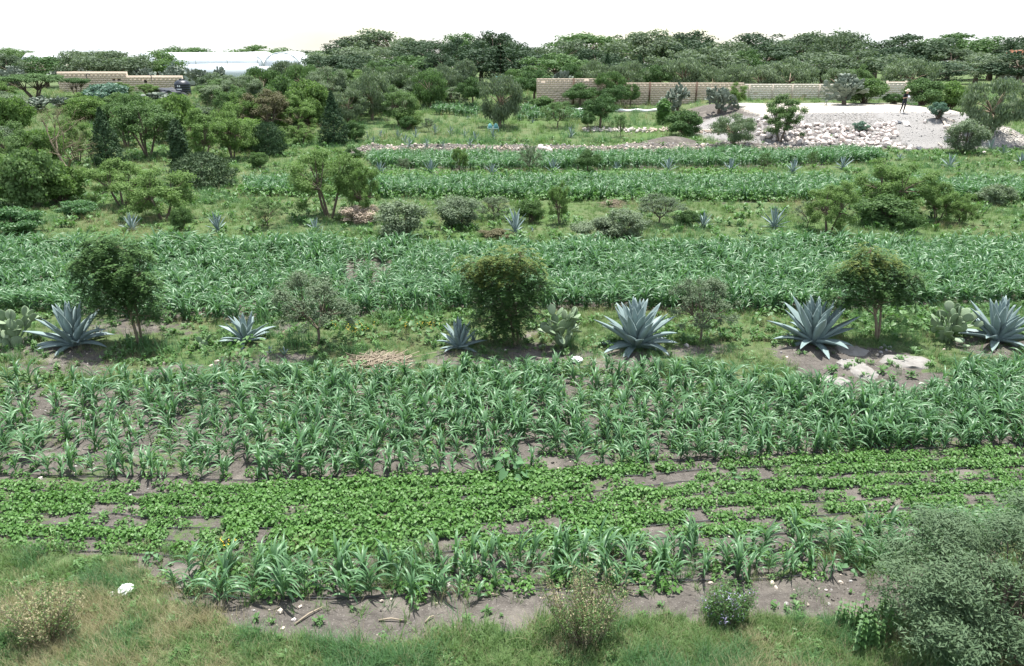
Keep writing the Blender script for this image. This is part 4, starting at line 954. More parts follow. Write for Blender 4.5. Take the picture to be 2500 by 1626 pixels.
# ------------------------------------------------------------------ prickly pears
bm = bmesh.new(); bmesh.ops.create_uvsphere(bm, u_segments=14, v_segments=8, radius=.5)
for v in bm.verts:
    z = v.co.z; v.co.x *= .80*(1+.22*z); v.co.y *= .13*(1-.2*z); v.co.z = z+.5
me = bpy.data.meshes.new('cactus_pad'); bm.to_mesh(me); bm.free(); me.materials.append(M['pad']); me.polygons.foreach_set('use_smooth', np.ones(len(me.polygons), bool)); PAD = me
def pads(rs, n, size, trunk=2, spread=.8):
    out = []; queue = [(Matrix.Rotation(a0, 4, 'Z') @ Matrix.Translation((.18*size, 0, 0)) @ Matrix.Rotation(R(26)*spread, 4, 'Y') @ Matrix.Rotation(rs.uniform(-.6, .6), 4, 'Z'), size*1.15, 0) for a0 in (rs.uniform(0, 1), rs.uniform(2, 3), rs.uniform(4, 5))]
    while queue and len(out) < n:
        m_, s_, lv = queue.pop(0); out.append((m_, s_, lv))
        nc_ = 1 if lv < trunk-1 else rs.randint(2, 4)
        angs = [0] if nc_ == 1 else np.linspace(-1, 1, nc_)*rs.uniform(.6, 1)+rs.normal(0, .15, nc_)
        for a in angs:
            off = Matrix.Translation((.36*s_*math.sin(a), 0, s_*(.5+.46*math.cos(a))))
            q = m_ @ off @ Matrix.Rotation(a*spread, 4, 'Y') @ Matrix.Rotation(rs.normal(0, .28), 4, 'X') @ Matrix.Rotation(rs.uniform(-1.2, 1.2), 4, 'Z')
            zz = (q.to_3x3() @ Vector((0, 0, 1))).z
            if zz < -.1: continue
            queue.append((q, size*rs.uniform(.75, 1.05), lv+1))
    return out
def cactus(px, base, hpx, npad, padpx, text, seed, trunk=2):
    rs = np.random.RandomState(seed); p_ = P(px, base); k = pxm(p_); r_ = obj('prickly_pear_cactus', None, None, (p_[0], p_[1], p_[2]-.04))
    for m_, s_, lv in pads(rs, npad, padpx*k, trunk):
        o = obj('pad', PAD, r_); o.matrix_local = m_ @ Matrix.Diagonal((s_, s_*(1.5 if lv == 0 else 1), s_, 1))
    tag(r_, text, 'cactus', 'prickly pears of the agave row')
cactus(30, 850, 110, 48, 30, 'pale prickly pear at the left edge of the agave row', 3, 1)
cactus(1378, 845, 110, 52, 30, 'pale prickly pear between the yellow-topped tree and a large agave', 8, 1)
cactus(2309, 832, 110, 50, 28, 'pale prickly pear left of the agave at the right edge', 5, 1)
cactus(493, 850, 36, 5, 20, 'small fallen prickly pear left of the weedy agave', 6, 1)
def nopal_mesh(seed, npad, size, trunk):
    rs = np.random.RandomState(seed); V = np.empty(len(PAD.vertices)*3); PAD.vertices.foreach_get('co', V); V = V.reshape(-1, 3); F = [tuple(q.vertices) for q in PAD.polygons]
    mb = MB()
    for st in range(3):
        m0 = Matrix.Rotation(rs.normal(0, .35), 4, 'X') @ Matrix.Rotation(rs.normal(0, .35), 4, 'Y') @ Matrix.Translation((rs.normal(0, .12), rs.normal(0, .12), trunk*.55))
        for m_, s_, lv in pads(rs, npad//3, size, 2, .9):
            A_ = np.array(m0 @ m_); mb.add((V*s_) @ A_[:3, :3].T+A_[:3, 3], F)
    me = mb.mesh('nopal_pads', M['pad_far'], True); tb = MB()
    tube(tb, [(0, 0, -.1), (.05, 0, trunk*.5), (.0, .03, trunk*.95)], [.13, .11, .09], 7)
    a = np.concatenate(mb.v); return me, tb.mesh('nopal_trunk', M['bark'], True), a[:, 2].max(), max(np.ptp(a[:, 0]), np.ptp(a[:, 1]))
NOP = [nopal_mesh(60+i, 240, .30, .5) for i in range(4)]
def nopal(cx, base, top, wpx, text, i, pt=None):
    cm, tm, Hh, Wd = NOP[i % 4]; p_ = P(cx, base) if pt is None else np.array(pt); sx = wpx*pxm(p_)/Wd
    r_ = obj('tree_cactus', None, None, (p_[0], p_[1], p_[2]-.03), (0, 0, i*1.3), (sx, sx, (zat(p_, top)-p_[2])/Hh)); obj('trunk', tm, r_); obj('pads', cm, r_)['kind'] = 'stuff'
    pool(r_, cx, text, 'tree-sized prickly pears', 'cactus')
for i, q in enumerate(((369, 268, 224, 100, 'grey tree cactus right of the blue-green bush'), (100, 270, 230, 80, 'grey tree cactus before the flat-topped tree, left of two'), (158, 274, 232, 76, 'grey tree cactus before the flat-topped tree, right of two'), (856, 200, 145, 66, 'pale tree cactus on the skyline left of centre'),
        (1364, 250, 170, 66, 'tall dark tree cactus left of the adobe wall'), (1652, 274, 198, 84, 'grey tree cactus before the wall, left of a pair'), (1755, 276, 204, 88, 'grey tree cactus before the wall, right of a pair'), (2000, 266, 176, 112, 'large grey tree cactus on the platform before the block wall'),
        (2374, 250, 184, 56, 'dark tree cactus beside the large drooping tree'), (660, 232, 172, 60, 'pale tree cactus among the skyline trees near the greenhouse'), (640, 222, 190, 40, 'low pale tree cactus right of the black tank'))):
    nopal(q[0], q[1], q[2], q[3], q[4], i, (30.7, 76, 2.05) if q[0] == 2000 else (47.5, 80, 1.6) if q[0] == 2374 else None)
for i, (cx, top, wd) in enumerate(((60, 160, 80), (100, 158, 70), (205, 165, 70), (265, 163, 60), (400, 156, 80), (470, 160, 80), (520, 165, 60), (330, 168, 50), (545, 170, 60), (575, 160, 50))):
    y = 99+(i % 3)*2; x = (cx-CX)/FPX*y; nopal(cx, 0, top, wd, 'tree cactus in the row behind the earthen building wall', i+2, (x, y, float(H(x, y))))

# ------------------------------------------------------------------ walls
def block_wall(name, x0, x1, y, ztop, mat, posts, label, bw=.42, bh=.205, bd=.125, postmat='concrete'):
    """blockwork in bays: each bay is a recessed mortar slab with proud blocks"""
    rs = np.random.RandomState(int(x0*10) % 999); zb = min(float(H(x0, y)), float(H(x1, y)))-.35
    r_ = obj(name, None, None, ((x0+x1)/2, y, zb)); xc = (x0+x1)/2
    edges = sorted([x0]+[p_ for p_ in posts if x0 < p_ < x1]+[x1])
    for a, b in zip(edges[:-1], edges[1:]):
        mt = MB(); box(mt, (a-xc, -.05, 0), (b-xc, .05, ztop-zb-.02)); obj('mortar_core', mt.mesh('mortar_core', M['mortar']), r_)
        mb = MB(); nrow = int(round((ztop-zb)/bh))
        for i in range(nrow):
            x = a-(bw/2 if i % 2 else 0)
            while x < b:
                l, h_ = max(x, a)+.008, min(x+bw, b)-.008
                if h_-l > .05:
                    d_ = rs.normal(0, .006); box(mb, (l-xc, -bd/2+d_, i*bh+.008), (h_-xc, bd/2+d_, (i+1)*bh-.008))
                x += bw
        obj('blockwork', mb.mesh('blockwork', M[mat]), r_)['kind'] = 'stuff'
    for p_ in posts:
        if x0-.2 < p_ < x1+.2:
            mb = MB(); box(mb, (p_-xc-.07, -bd/2-.05, 0), (p_-xc+.07, bd/2+.02, ztop-zb+.07)); obj('post', mb.mesh('wall_post', M[postmat]), r_)
    tag(r_, label, 'wall'); return r_
def wx(px, y): return (px-CX)/FPX*(y*CT+(CAM_H-3)*ST)
YW = 82.0
block_wall('adobe_wall', wx(1310, YW), wx(1515, YW), YW, 4.05, 'adobe', [wx(1400, YW)], 'long brown adobe block wall, taller stretch behind the trees', postmat='steelpost')
block_wall('adobe_wall', wx(1517, YW), wx(1815, YW), YW, 3.68, 'adobe', [wx(p_, YW) for p_ in (1586, 1700)], 'brown adobe block wall with a rusty post behind the tree cacti', postmat='steelpost')
block_wall('block_wall', wx(1817, YW), wx(2166, YW), YW, 3.48, 'block', [wx(p_, YW) for p_ in (1829, 1886, 1934, 2000, 2058, 2110)], 'pale cream block wall with posts behind the platform')
block_wall('block_wall', wx(2168, YW), wx(2290, YW), YW+.6, 3.78, 'block', [wx(p_, YW) for p_ in (2170, 2216)], 'short stepped-up stretch of pale block wall behind the person')
# earthen building on the left
YB = 96.0
def bxp(px): return (px-CX)/FPX*(YB*CT+4*ST)
zb = float(H(bxp(280), YB))-.3
r_ = obj('earthen_building', None, None, ((bxp(143)+bxp(448))/2, YB, zb)); xc = r_.location.x
def wallseg(px0, px1, ya, yb, zt, holes):
    mb = MB(); a, b = bxp(px0)-xc, bxp(px1)-xc; rs = np.random.RandomState(px0)
    box(mb, (a, ya, 0), (b, ya+.25, zt-zb)); obj('wall', mb.mesh('building_wall', M['mortar']), r_)
    mb = MB(); bh, bw = .22, .5; n_ = int((zt-zb)/bh)
    for i in range(n_):
        x = a-(bw/2 if i % 2 else 0)
        while x < b:
            l, h_ = max(x, a)+.01, min(x+bw, b)-.01; skip = any(hx0 < (l+h_)/2+xc < hx1 and hz0 < zb+i*bh+.1 < hz1 for hx0, hx1, hz0, hz1 in holes)
            if h_-l > .05 and not skip: box(mb, (l, ya-.09+rs.normal(0, .006), i*bh+.01), (h_, ya-.003, (i+1)*bh-.01))
            x += bw
    obj('blockwork', mb.mesh('blockwork', M['adobe']), r_)['kind'] = 'stuff'
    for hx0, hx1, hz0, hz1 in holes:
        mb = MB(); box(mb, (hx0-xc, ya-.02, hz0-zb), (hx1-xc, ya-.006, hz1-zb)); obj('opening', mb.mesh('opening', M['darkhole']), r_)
zt1 = CAM_H-math.tan(R(1.68)+0)*YB*1.0-.05; zt1 = 3.85+.45
def hz(px0, px1, z0, z1): return (bxp(px0), bxp(px1), z0, z1)
wallseg(143, 312, 0, 0, zt1, [hz(249, 254, 3.3, 3.55), hz(263, 269, 3.3, 3.55), hz(276, 282, 3.2, 3.5), hz(288, 297, 3.2, 3.5)])
wallseg(313, 448, -.3, 0, zt1-.42, [hz(355, 362, 3.0, 3.45), hz(390, 394, 3.3, 3.5), hz(405, 408, 3.15, 3.3), hz(415, 421, 3.1, 3.35), hz(430, 436, 3.1, 3.35)])
mb = MB(); box(mb, (bxp(143)-xc-.2, .3, 0), (bxp(143)-xc-.003, 6, zt1-zb-.1)); obj('side_wall', mb.mesh('side_wall', M['adobe']), r_)
tag(r_, 'low roofless earthen block building with small openings at the far left', 'building')
for i, (px_, tx) in enumerate(((221, 'black hooked pipe standing at the left part of the earthen building'), (378, 'black hooked pipe standing at the right part of the earthen building'))):
    x = bxp(px_); y = YB-.75; z = float(H(x, y)); mb = MB(); a = np.linspace(0, PI*.75, 7)
    tube(mb, [(0, 0, -.1), (0, 0, 1.0), (0, 0, 1.75)]+[(-.25+.25*math.cos(q) if 1 else 0, 0, 1.75+.25*math.sin(q)) for q in a[1:]], .05, 6); o = obj('vent_pipe', mb.mesh('vent_pipe', M['tank'], True), None, (x, y, z), (0, 0, 0 if i else PI)); tag(o, tx, 'pipe', 'hooked pipes')
# black water tank
x = (493-CX)/FPX*93; z = float(H(x, 92)); r_ = obj('water_tank', None, None, (x, 92, z)); mb = MB()
prof = [(.02, 0), (.62, 0), (.66, .06)]
for i in range(5): prof += [(.66, .10+i*.2), (.69, .15+i*.2), (.69, .22+i*.2), (.66, .27+i*.2)]
lathe(mb, prof+[(.6, 1.2), (.42, 1.34), (.2, 1.4)], 20); obj('body', mb.mesh('tank_body', M['tank'], True), r_)
mb = MB(); lathe(mb, [(.2, 1.39), (.24, 1.40), (.24, 1.48), (.05, 1.52)], 14); obj('lid', mb.mesh('tank_lid', M['tank'], True), r_)
for (a0, w_, z0, h_) in ((-.22, .10, .78, .17), (.02, .10, .78, .17), (-.12, .5, .52, .10)):
    mb = MB(); n_ = 5
    V = [(.697*math.sin(a0+w_*(j/(n_-1)-.5)/.69*1.0), -.697*math.cos(a0+w_*(j/(n_-1)-.5)/.69), z0+k*h_) for j in range(n_) for k in (0, 1)]
    obj('white_mark', mb.add(V, [(2*j, 2*j+2, 2*j+3, 2*j+1) for j in range(n_-1)]).mesh('white_mark', M['whitemark']), r_)
r_.scale = (1.25, 1.25, 1.15); tag(r_, 'black ribbed plastic water tank with white marks beside the earthen building', 'water tank')
# dark tarp heap beside the tank
rs = np.random.RandomState(9); bm = bmesh.new(); bmesh.ops.create_icosphere(bm, subdivisions=4, radius=1)
for v in bm.verts:
    n_ = float(vnoise(v.co.x*3+5, v.co.y*3+v.co.z*2, .8, 3)); v.co *= (.8+.45*n_); v.co.x *= 1.9; v.co.z = max(v.co.z*.75, -.1)
me = bpy.data.meshes.new('tarp_heap'); bm.to_mesh(me); bm.free(); me.materials.append(M['tarp']); x = (455-CX)/FPX*92
tag(obj('tarp_heap', me, None, (x, 91.3, float(H(x, 91.3)))), 'low dark tarp-covered heap left of the water tank', 'heap')

# ------------------------------------------------------------------ greenhouses and far buildings
def greenhouse(x, y, rz, nspan, span, length, eave, label):
    r_ = obj('greenhouse', None, None, (x, y, float(H(x, y))), (0, 0, rz))
    mb = MB(); W_ = nspan*span; box(mb, (0, 0, 0), (W_, .06, eave)); obj('front_wall', mb.mesh('front_wall', M['greenhouse']), r_)
    mb = MB(); box(mb, (0, length-.06, 0), (W_, length, eave)); obj('rear_wall', mb.mesh('rear_wall', M['greenhouse']), r_)
    for xx in (-.062, W_+.002):
        mb = MB(); box(mb, (xx, 0, 0), (xx+.06, length, eave)); obj('side_wall', mb.mesh('side_wall', M['greenhouse']), r_)
    a = np.linspace(0, PI, 13)
    for i in range(nspan):
        V = [(i*span+span/2-(span/2-.02)*math.cos(q), yy, eave+.003+span*.36*math.sin(q)) for yy in np.linspace(0, length, 6) for q in a]
        F = [(k*13+j, k*13+j+1, (k+1)*13+j+1, (k+1)*13+j) for k in range(5) for j in range(12)]+[tuple(range(12, -1, -1)), tuple(range(65, 78))]
        ob = obj('roof_vault', MB().add(V, F).mesh('roof_vault', M['greenhouse']), r_)
        for k in range(4):
            yy = length*k/3; mt = MB(); tube(mt, [(i*span+span/2-(span/2)*math.cos(q), yy, eave+.02+span*.365*math.sin(q)) for q in a], .05, 4); obj('hoop', mt.mesh('hoop', M['whitewash']), ob)
    tag(r_, label, 'greenhouse')
greenhouse(-54.0, 122, R(-58), 5, 3.6, 12, 2.6, 'white film greenhouse with a row of vaults seen sideways on the skyline')
greenhouse(-41.5, 122, R(6), 2, 5.2, 14, 2.0, 'white greenhouse showing two round arched ends on the skyline')
def house(px, y, w_, d_, h_, roofmat, label, zoff=0):
    x = (px-CX)/FPX*y; r_ = obj('house', None, None, (x, y, float(H(x, y))))
    mb = MB(); box(mb, (-w_/2, 0, 0), (w_/2, d_, h_)); obj('wall', mb.mesh('house_wall', M['cream']), r_)
    V = [(-w_/2-.3, -.3, h_+.003), (w_/2+.3, -.3, h_+.003), (w_/2+.3, d_+.3, h_+.003), (-w_/2-.3, d_+.3, h_+.003), (-w_/2-.3, d_/2, h_+1.3), (w_/2+.3, d_/2, h_+1.3)]
    obj('roof', MB().add(V, [(0, 1, 5, 4), (2, 3, 4, 5), (0, 4, 3), (1, 2, 5), (3, 2, 1, 0)]).mesh('house_roof', M[roofmat]), r_)
    for k in (-.28, .28):
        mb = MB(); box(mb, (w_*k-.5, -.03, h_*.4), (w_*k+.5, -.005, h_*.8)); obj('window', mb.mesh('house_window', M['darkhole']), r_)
    tag(r_, label, 'house')
house(2490, 118, 8, 6, 3.0, 'redroof', 'cream house with a red roof on the skyline at the right edge')
house(165, 135, 6, 5, 2.4, 'whitewash', 'small building with a white roof on the skyline at the left')

# ------------------------------------------------------------------ rubble, loose stones and slabs
rs = np.random.RandomState(41)
ROCKS = [rock(rs, M['stone'], 'stone', 2, .8) for _ in range(8)]; FST = [rock(rs, M['fieldstone'], 'stone', 2, .65) for _ in range(6)]; GST = [rock(rs, M['greystone'], 'stone', 2, .7) for _ in range(3)]
def stone(px, py, wpx, lib, lab=None, grp=None, sink=.25, zup=0):
    p_ = P(px, py); s_ = wpx*pxm(p_)
    o = obj('stone', lib[rs.randint(len(lib))], None, (p_[0], p_[1], p_[2]+s_*(.35-sink)*.8+zup), rs.uniform(0, 6, 3)*np.array([.12, .12, 1]), (s_, s_*rs.uniform(.75, 1.1), s_*rs.uniform(.75, 1.15)))
    if lab: tag(o, lab, 'stone', grp)
    return o
n_ = 0; tries = 0; placed = []
RUB = [(1862, 282), (1900, 300), (1960, 305), (2040, 305), (2090, 320), (2140, 308), (2185, 300), (2188, 330), (2180, 350), (2225, 366), (2140, 366), (2060, 360), (1960, 352), (1900, 345), (1862, 342), (1835, 315)]
while n_ < 285 and tries < 9000:
    tries += 1; a, b = rs.uniform(1835, 2225), rs.uniform(282, 367)
    if not inpoly(np.array([a]), np.array([b]), RUB)[0]: continue
    w_ = rs.uniform(9, 21)
    if any(abs(a-q[0]) < .42*(w_+q[2])*.95 and abs(b-q[1]) < .30*(w_+q[2])*.75 for q in placed): continue
    placed.append((a, b, w_)); n_ += 1
    stone(a, b, w_*1.15, ROCKS, 'pale angular stone lying in the white rubble heap below the platform', 'stones of the rubble heap', .15)
for a, b, w_, tx in ((2258, 300, 16, 'flat pale stone high on the gravel slope'), (2216, 368, 20, 'pale stone at the foot of the rubble next to the gravel'), (2356, 372, 16, 'pale stone at the right foot of the gravel slope'), (2400, 374, 12, 'small pale stone under the bush beside the gravel'), (2310, 312, 22, 'flat pale slab near the leaning boards')):
    tag(stone(a, b, w_, ROCKS), tx, 'stone', 'stones on the gravel slope')
# stones on the fields
FS = [(140, 898, 20, 'pale stone below the leftmost large agave'), (402, 888, 11, 'small pale stone below the leaning tree'), (518, 895, 18, 'pale stone at the maize edge, lower of a pair'), (530, 886, 18, 'pale stone at the maize edge, upper of a pair'), (815, 903, 9, 'small orange stone left of the straw heap'),
      (1235, 857, 9, 'white stone in the shade of the yellow-topped tree'), (1226, 885, 13, 'pale flat stone right of the smaller agave'), (2172, 860, 11, 'pale stone right of the little grey stone ring'), (2142, 867, 10, 'cream stone below the little grey stones'), (2154, 868, 8, 'small cream stone below the little grey stones'),
      (1920, 875, 10, 'small pale stone left of the rock outcrop'), (2305, 855, 10, 'pale stone between cactus and agave at the right'), (2250, 940, 14, 'white stone on the bare patch at the right'), (275, 1453, 20, 'tan stone left of the white plastic bag'), (100, 1170, 14, 'white stone on the soil left between maize and beans'),
      (855, 1157, 12, 'pinkish stone at the front of the maize band'), (1095, 1432, 16, 'white stone on the bare strip right of centre'), (1640, 1427, 14, 'orange stone at the edge of the bare strip'), (1736, 1427, 16, 'brown stone at the edge of the bare strip'), (1795, 1430, 16, 'round tan stone at the edge of the bare strip'),
      (1885, 1424, 16, 'orange oval stone on the right bare strip'), (1893, 1440, 13, 'grey stone next to the orange oval stone'), (2193, 1402, 15, 'orange stone near the grey bush'), (2198, 1413, 12, 'small orange stone near the grey bush'), (2245, 1419, 10, 'pale stone under the grey bush'), (2052, 1428, 16, 'pale grey stone right of the squash plant'), (2017, 1443, 10, 'white stone on dark soil at the right'),
      (733, 1487, 14, 'tan stone at the left of the bare strip'), (718, 1516, 15, 'white stone at the lower left of the bare strip'), (932, 1470, 14, 'brownish stone below the front maize'), (955, 1468, 9, 'small orange stone below the front maize'), (1065, 1478, 12, 'orange stone on the bare strip in the middle'), (1080, 1440, 15, 'reddish stone right under the front maize'), (1112, 1540, 16, 'tan stone in the lowest grass of the bare strip'),
      (690, 1537, 14, 'tan stone in the bottom grass'), (1215, 1445, 10, 'reddish stone on the bare strip near the hose'), (1850, 1175, 12, 'pale stone between the bean rows at the right'), (1925, 1157, 11, 'pale stone near the top bean row at the right'), (2245, 1138, 11, 'white stone at the edge of the right bean rows'), (150, 1282, 12, 'pinkish stone in the left bean rows')]
for a, b, w_, tx in FS: tag(stone(a, b, w_, FST if 'white' not in tx else ROCKS), tx, 'stone', 'loose stones on the fields')
for i, (a, b, w_) in enumerate(((2150, 852, 13), (2160, 848, 12), (2150, 862, 12), (2165, 858, 11), (2158, 843, 10), (2172, 850, 10))): tag(stone(a, b, w_, GST), 'grey cobble in the small cluster below the umbrella-crowned tree, %s from the left' % ORD[[0, 3, 1, 4, 2, 5][i]], 'stone', 'grey cobbles')
def slab(px, py, wpx, hpx, seed, text, mat='outcrop'):
    rs = np.random.RandomState(seed); p_ = P(px, py); k = pxm(p_); bm = bmesh.new(); bmesh.ops.create_icosphere(bm, subdivisions=4, radius=1)
    ay = hpx*k/math.sin(math.atan2(CAM_H, p_[1]))/2
    for v in bm.verts:
        n1_ = float(vnoise(v.co.x*2+seed, v.co.y*2+v.co.z, .9, seed)); n2_ = float(vnoise(v.co.x*7, v.co.y*7+seed, .8, seed+1))
        f = .72+.45*n1_+.12*n2_; v.co.x *= wpx*k/2*f; v.co.y *= ay*f; v.co.z = (math.copysign(abs(v.co.z)**.6, v.co.z))*.10*(.6+.8*n2_)
    me = bpy.data.meshes.new('rock_slab'); bm.to_mesh(me); bm.free(); me.materials.append(M[mat]); me.polygons.foreach_set('use_smooth', np.ones(len(me.polygons), bool))
    tag(obj('rock_slab', me, None, (p_[0], p_[1], p_[2]-.03)), text, 'rock', 'rock outcrop')
slab(2075, 858, 84, 22, 1, 'pale bedrock slab right below the largest right agave')
slab(2215, 886, 120, 30, 2, 'largest pale bedrock slab below the umbrella-crowned tree')
slab(2075, 893, 70, 26, 3, 'pale bedrock slab at the edge of the bare patch')
slab(2110, 912, 60, 40, 4, 'narrow pale bedrock piece beside dark soil'); slab(2035, 932, 80, 24, 5, 'grey bedrock hump among the maize at the right')
# stones edging the soil bank and low stone edging by the meadow
def dry_row(name, pxs, py0, py1, wpx, n, label, cat, seed, mat='fieldstone'):
    rs = np.random.RandomState(seed); mb = MB(); lib = FST if mat == 'fieldstone' else ROCKS
    c0 = P((pxs[0]+pxs[1])/2, (py0+py1)/2)
    for i in range(n):
        a = rs.uniform(*pxs); b = np.interp(a, pxs, (py0, py1))+rs.normal(0, 2.2); p_ = P(a, b); s_ = wpx*pxm(p_)*rs.uniform(.6, 1.4); me = lib[rs.randint(len(lib))]
        V = np.empty(len(me.vertices)*3); me.vertices.foreach_get('co', V); V = V.reshape(-1, 3)*s_
        e = np.array(Euler(rs.uniform(0, 6, 3)).to_matrix()); mb.add(V @ e.T+p_-c0+np.array([0, 0, rs.uniform(.1, .4)*s_]), [tuple(q.vertices) for q in me.polygons])
    o = obj(name, mb.mesh(name, M[mat]), None, tuple(c0)); o['kind'] = 'stuff'; tag(o, label, cat)
dry_row('stone_edging', (1425, 1575), 318, 320, 7, 150, 'low dry stone edging along the far meadow', 'stones', 1, 'stone')
dry_row('stone_edging', (1575, 1660), 320, 318, 7, 80, 'dry stone edging running to the dense dark bush', 'stones', 2)
dry_row('stone_edging', (1690, 1765), 323, 322, 7, 60, 'short dry stone edging left of the rubble', 'stones', 3)
dry_row('bank_stones', (885, 1960), 366, 362, 6, 260, 'stones lodged in the soil bank behind the far maize', 'stones', 4)
dry_row('bank_stones', (1318, 1345), 366, 374, 12, 50, 'pale spill of stones down the soil bank', 'stones', 5, 'stone')

# ------------------------------------------------------------------ things on the gravel slope, pond rim, seats, person
def plank(px0, py0, px1, py1, w_, mat, name, text, cat):
    a, b = P(px0, py0), P(px1, py1); d = Vector(b-a); L_ = d.length; mb = MB(); box(mb, (0, -w_/2, -.02), (L_, w_/2, .025)); q = d.to_track_quat('X', 'Z')
    o = obj(name, mb.mesh(name, M[mat]), None, tuple(a+np.array([0, 0, .10])), q.to_euler()); tag(o, text, cat)
plank(2297, 288, 2316, 322, .16, 'wood', 'board', 'weathered grey board leaning down the right side of the gravel slope', 'board')
plank(2299, 282, 2334, 286, .12, 'wood', 'board', 'pale board lying level below the blue-green bush', 'board')
plank(2300, 290, 2330, 300, .14, 'wood', 'board', 'short pale board beside the leaning board', 'board')
plank(2290, 352, 2300, 362, .06, 'wood', 'stick', 'thin stick on the lower gravel slope', 'stick')
plank(2466, 326, 2484, 334, .15, 'wood', 'board', 'pale board on the ground right of the drooping tree', 'board')
def scrap(px, py, wpx, hpx, mat, text, seed):
    rs = np.random.RandomState(seed); p_ = P(px, py); k = pxm(p_); bm = bmesh.new(); bmesh.ops.create_grid(bm, x_segments=7, y_segments=5, size=.5)
    for v in bm.verts: v.co.x += rs.normal(0, .05); v.co.y += rs.normal(0, .05); v.co.z = .3*float(vnoise(v.co.x*4+seed, v.co.y*4, .9, seed))
    bmesh.ops.solidify(bm, geom=bm.faces[:], thickness=.02)
    me = bpy.data.meshes.new('scrap'); bm.to_mesh(me); bm.free(); me.materials.append(M[mat])
    tag(obj('plastic_scrap', me, None, tuple(p_+np.array([0, 0, .03])), (.3, 0, rs.uniform(-.4, .4)), (wpx*k, hpx*k*2.2, wpx*k*.8)), text, 'plastic', 'scraps on the gravel slope')
scrap(2192, 300, 14, 7, 'tarp', 'dark plastic scrap at the top of the rubble', 1); scrap(2212, 304, 16, 14, 'gravel', 'grey crumpled sheet below the person', 2)
scrap(2318, 342, 20, 14, 'tarp', 'black crumpled plastic at the right side of the gravel slope', 3); scrap(2244, 364, 12, 8, 'tarp', 'small black scrap at the foot of the gravel', 4)
# pond rim
def rim(px0, px1, py, hpx, mat, text):
    a, b = P(px0, py+hpx), P(px1, py+hpx); h_ = hpx*pxm(a)*1.02; y = (a[1]+b[1])/2; mb = MB(); L_ = b[0]-a[0]; n_ = max(2, int(L_/.5))
    r_ = obj('pond_wall', None, None, (a[0], y, min(a[2], b[2])-.1)); box(mb, (0, 0, 0), (L_, .2, h_*.72)); obj('wall', mb.mesh('pond_wall', M['concrete'] if mat else M['greystone']), r_)
    mb = MB(); tube(mb, [(L_*t_, .1+.02*math.sin(t_*9), h_*.78+.04*math.sin(t_*21)) for t_ in np.linspace(0, 1, n_*3)], .13, 7); obj('rim', mb.mesh('pond_rim', M['bag'], True), r_); tag(r_, text, 'pond wall')
rim(1293, 1322, 259, 13, 0, 'grey pond wall with a bright white rolled rim beyond the far maize'); rim(1405, 1432, 263, 12, 0, 'pond wall piece with white rim left of the dense dark tree'); rim(1500, 1650, 266, 6, 1, 'low pond wall with white rim along the foot of the adobe wall'); rim(1246, 1276, 259, 8, 1, 'short white-rimmed pond wall beside the big weeping tree')
# teal twin seat
p_ = P(1204, 322); r_ = obj('twin_garden_seat', None, None, tuple(p_), (0, 0, R(4))); p2 = pxm(p_); S_ = 27*p2/1.62
r_.scale = (S_, S_, S_*1.12)
for sx in (-.42, .42):
    mb = MB(); bk = None
    for j in range(5):
        f = (j-2)/2.; h_ = .95-.16*f*f; x = sx+f*.25
        m_ = Matrix.Translation((x, .30, .36)) @ Matrix.Rotation(R(-17), 4, 'X'); t_ = MB(); box(t_, (-.052, -.012, 0), (.052, .012, h_-.36+.12), 0, m_); obj('back_slat', t_.mesh('back_slat', M['teal']), r_)
    for j in range(5):
        t_ = MB(); yy = -.32+j*.125; box(t_, (sx-.29, yy, .36-.02*j), (sx+.29, yy+.11, .385-.02*j)); obj('seat_slat', t_.mesh('seat_slat', M['teal']), r_)
    t_ = MB(); s2 = sx+math.copysign(.36, sx); box(t_, (s2-.07, -.40, .58), (s2+.07, .36, .605)); obj('armrest', t_.mesh('armrest', M['paleteal']), r_)
    for yy in (-.36, .28):
        t_ = MB(); box(t_, (s2-.04, yy, 0), (s2+.04, yy+.08, .578)); obj('leg', t_.mesh('leg', M['teal']), r_)
t_ = MB(); box(t_, (-.78, -.455, .37), (.78, -.43, .46)); obj('front_rail', t_.mesh('front_rail', M['paleteal']), r_)
t_ = MB(); box(t_, (-.16, -.42, .60), (.16, .2, .625)); obj('table_top', t_.mesh('table_top', M['paleteal']), r_)
for yy in (-.38, .1):
    t_ = MB(); box(t_, (-.04, yy, 0), (.04, yy+.07, .598)); obj('table_leg', t_.mesh('table_leg', M['paleteal']), r_)
tag(r_, 'teal wooden twin garden seat with two rounded backs before the weeping tree', 'garden seat')
x = (1228-CX)/FPX*92; t_ = MB(); r_ = obj('teal_rail', None, None, (x, 92, float(H(x, 92))))
for j in range(5): t_ = MB(); box(t_, (-.7+j*.33, 0, 0), (-.62+j*.33, .06, 2.0)); obj('upright', t_.mesh('upright', M['teal']), r_)
for zz in (1.1, 1.9): t_ = MB(); box(t_, (-.75, -.045, zz), (.75, -.003, zz+.09)); obj('rail', t_.mesh('rail', M['teal']), r_)
tag(r_, 'small teal fence piece showing above the big weeping tree', 'fence')

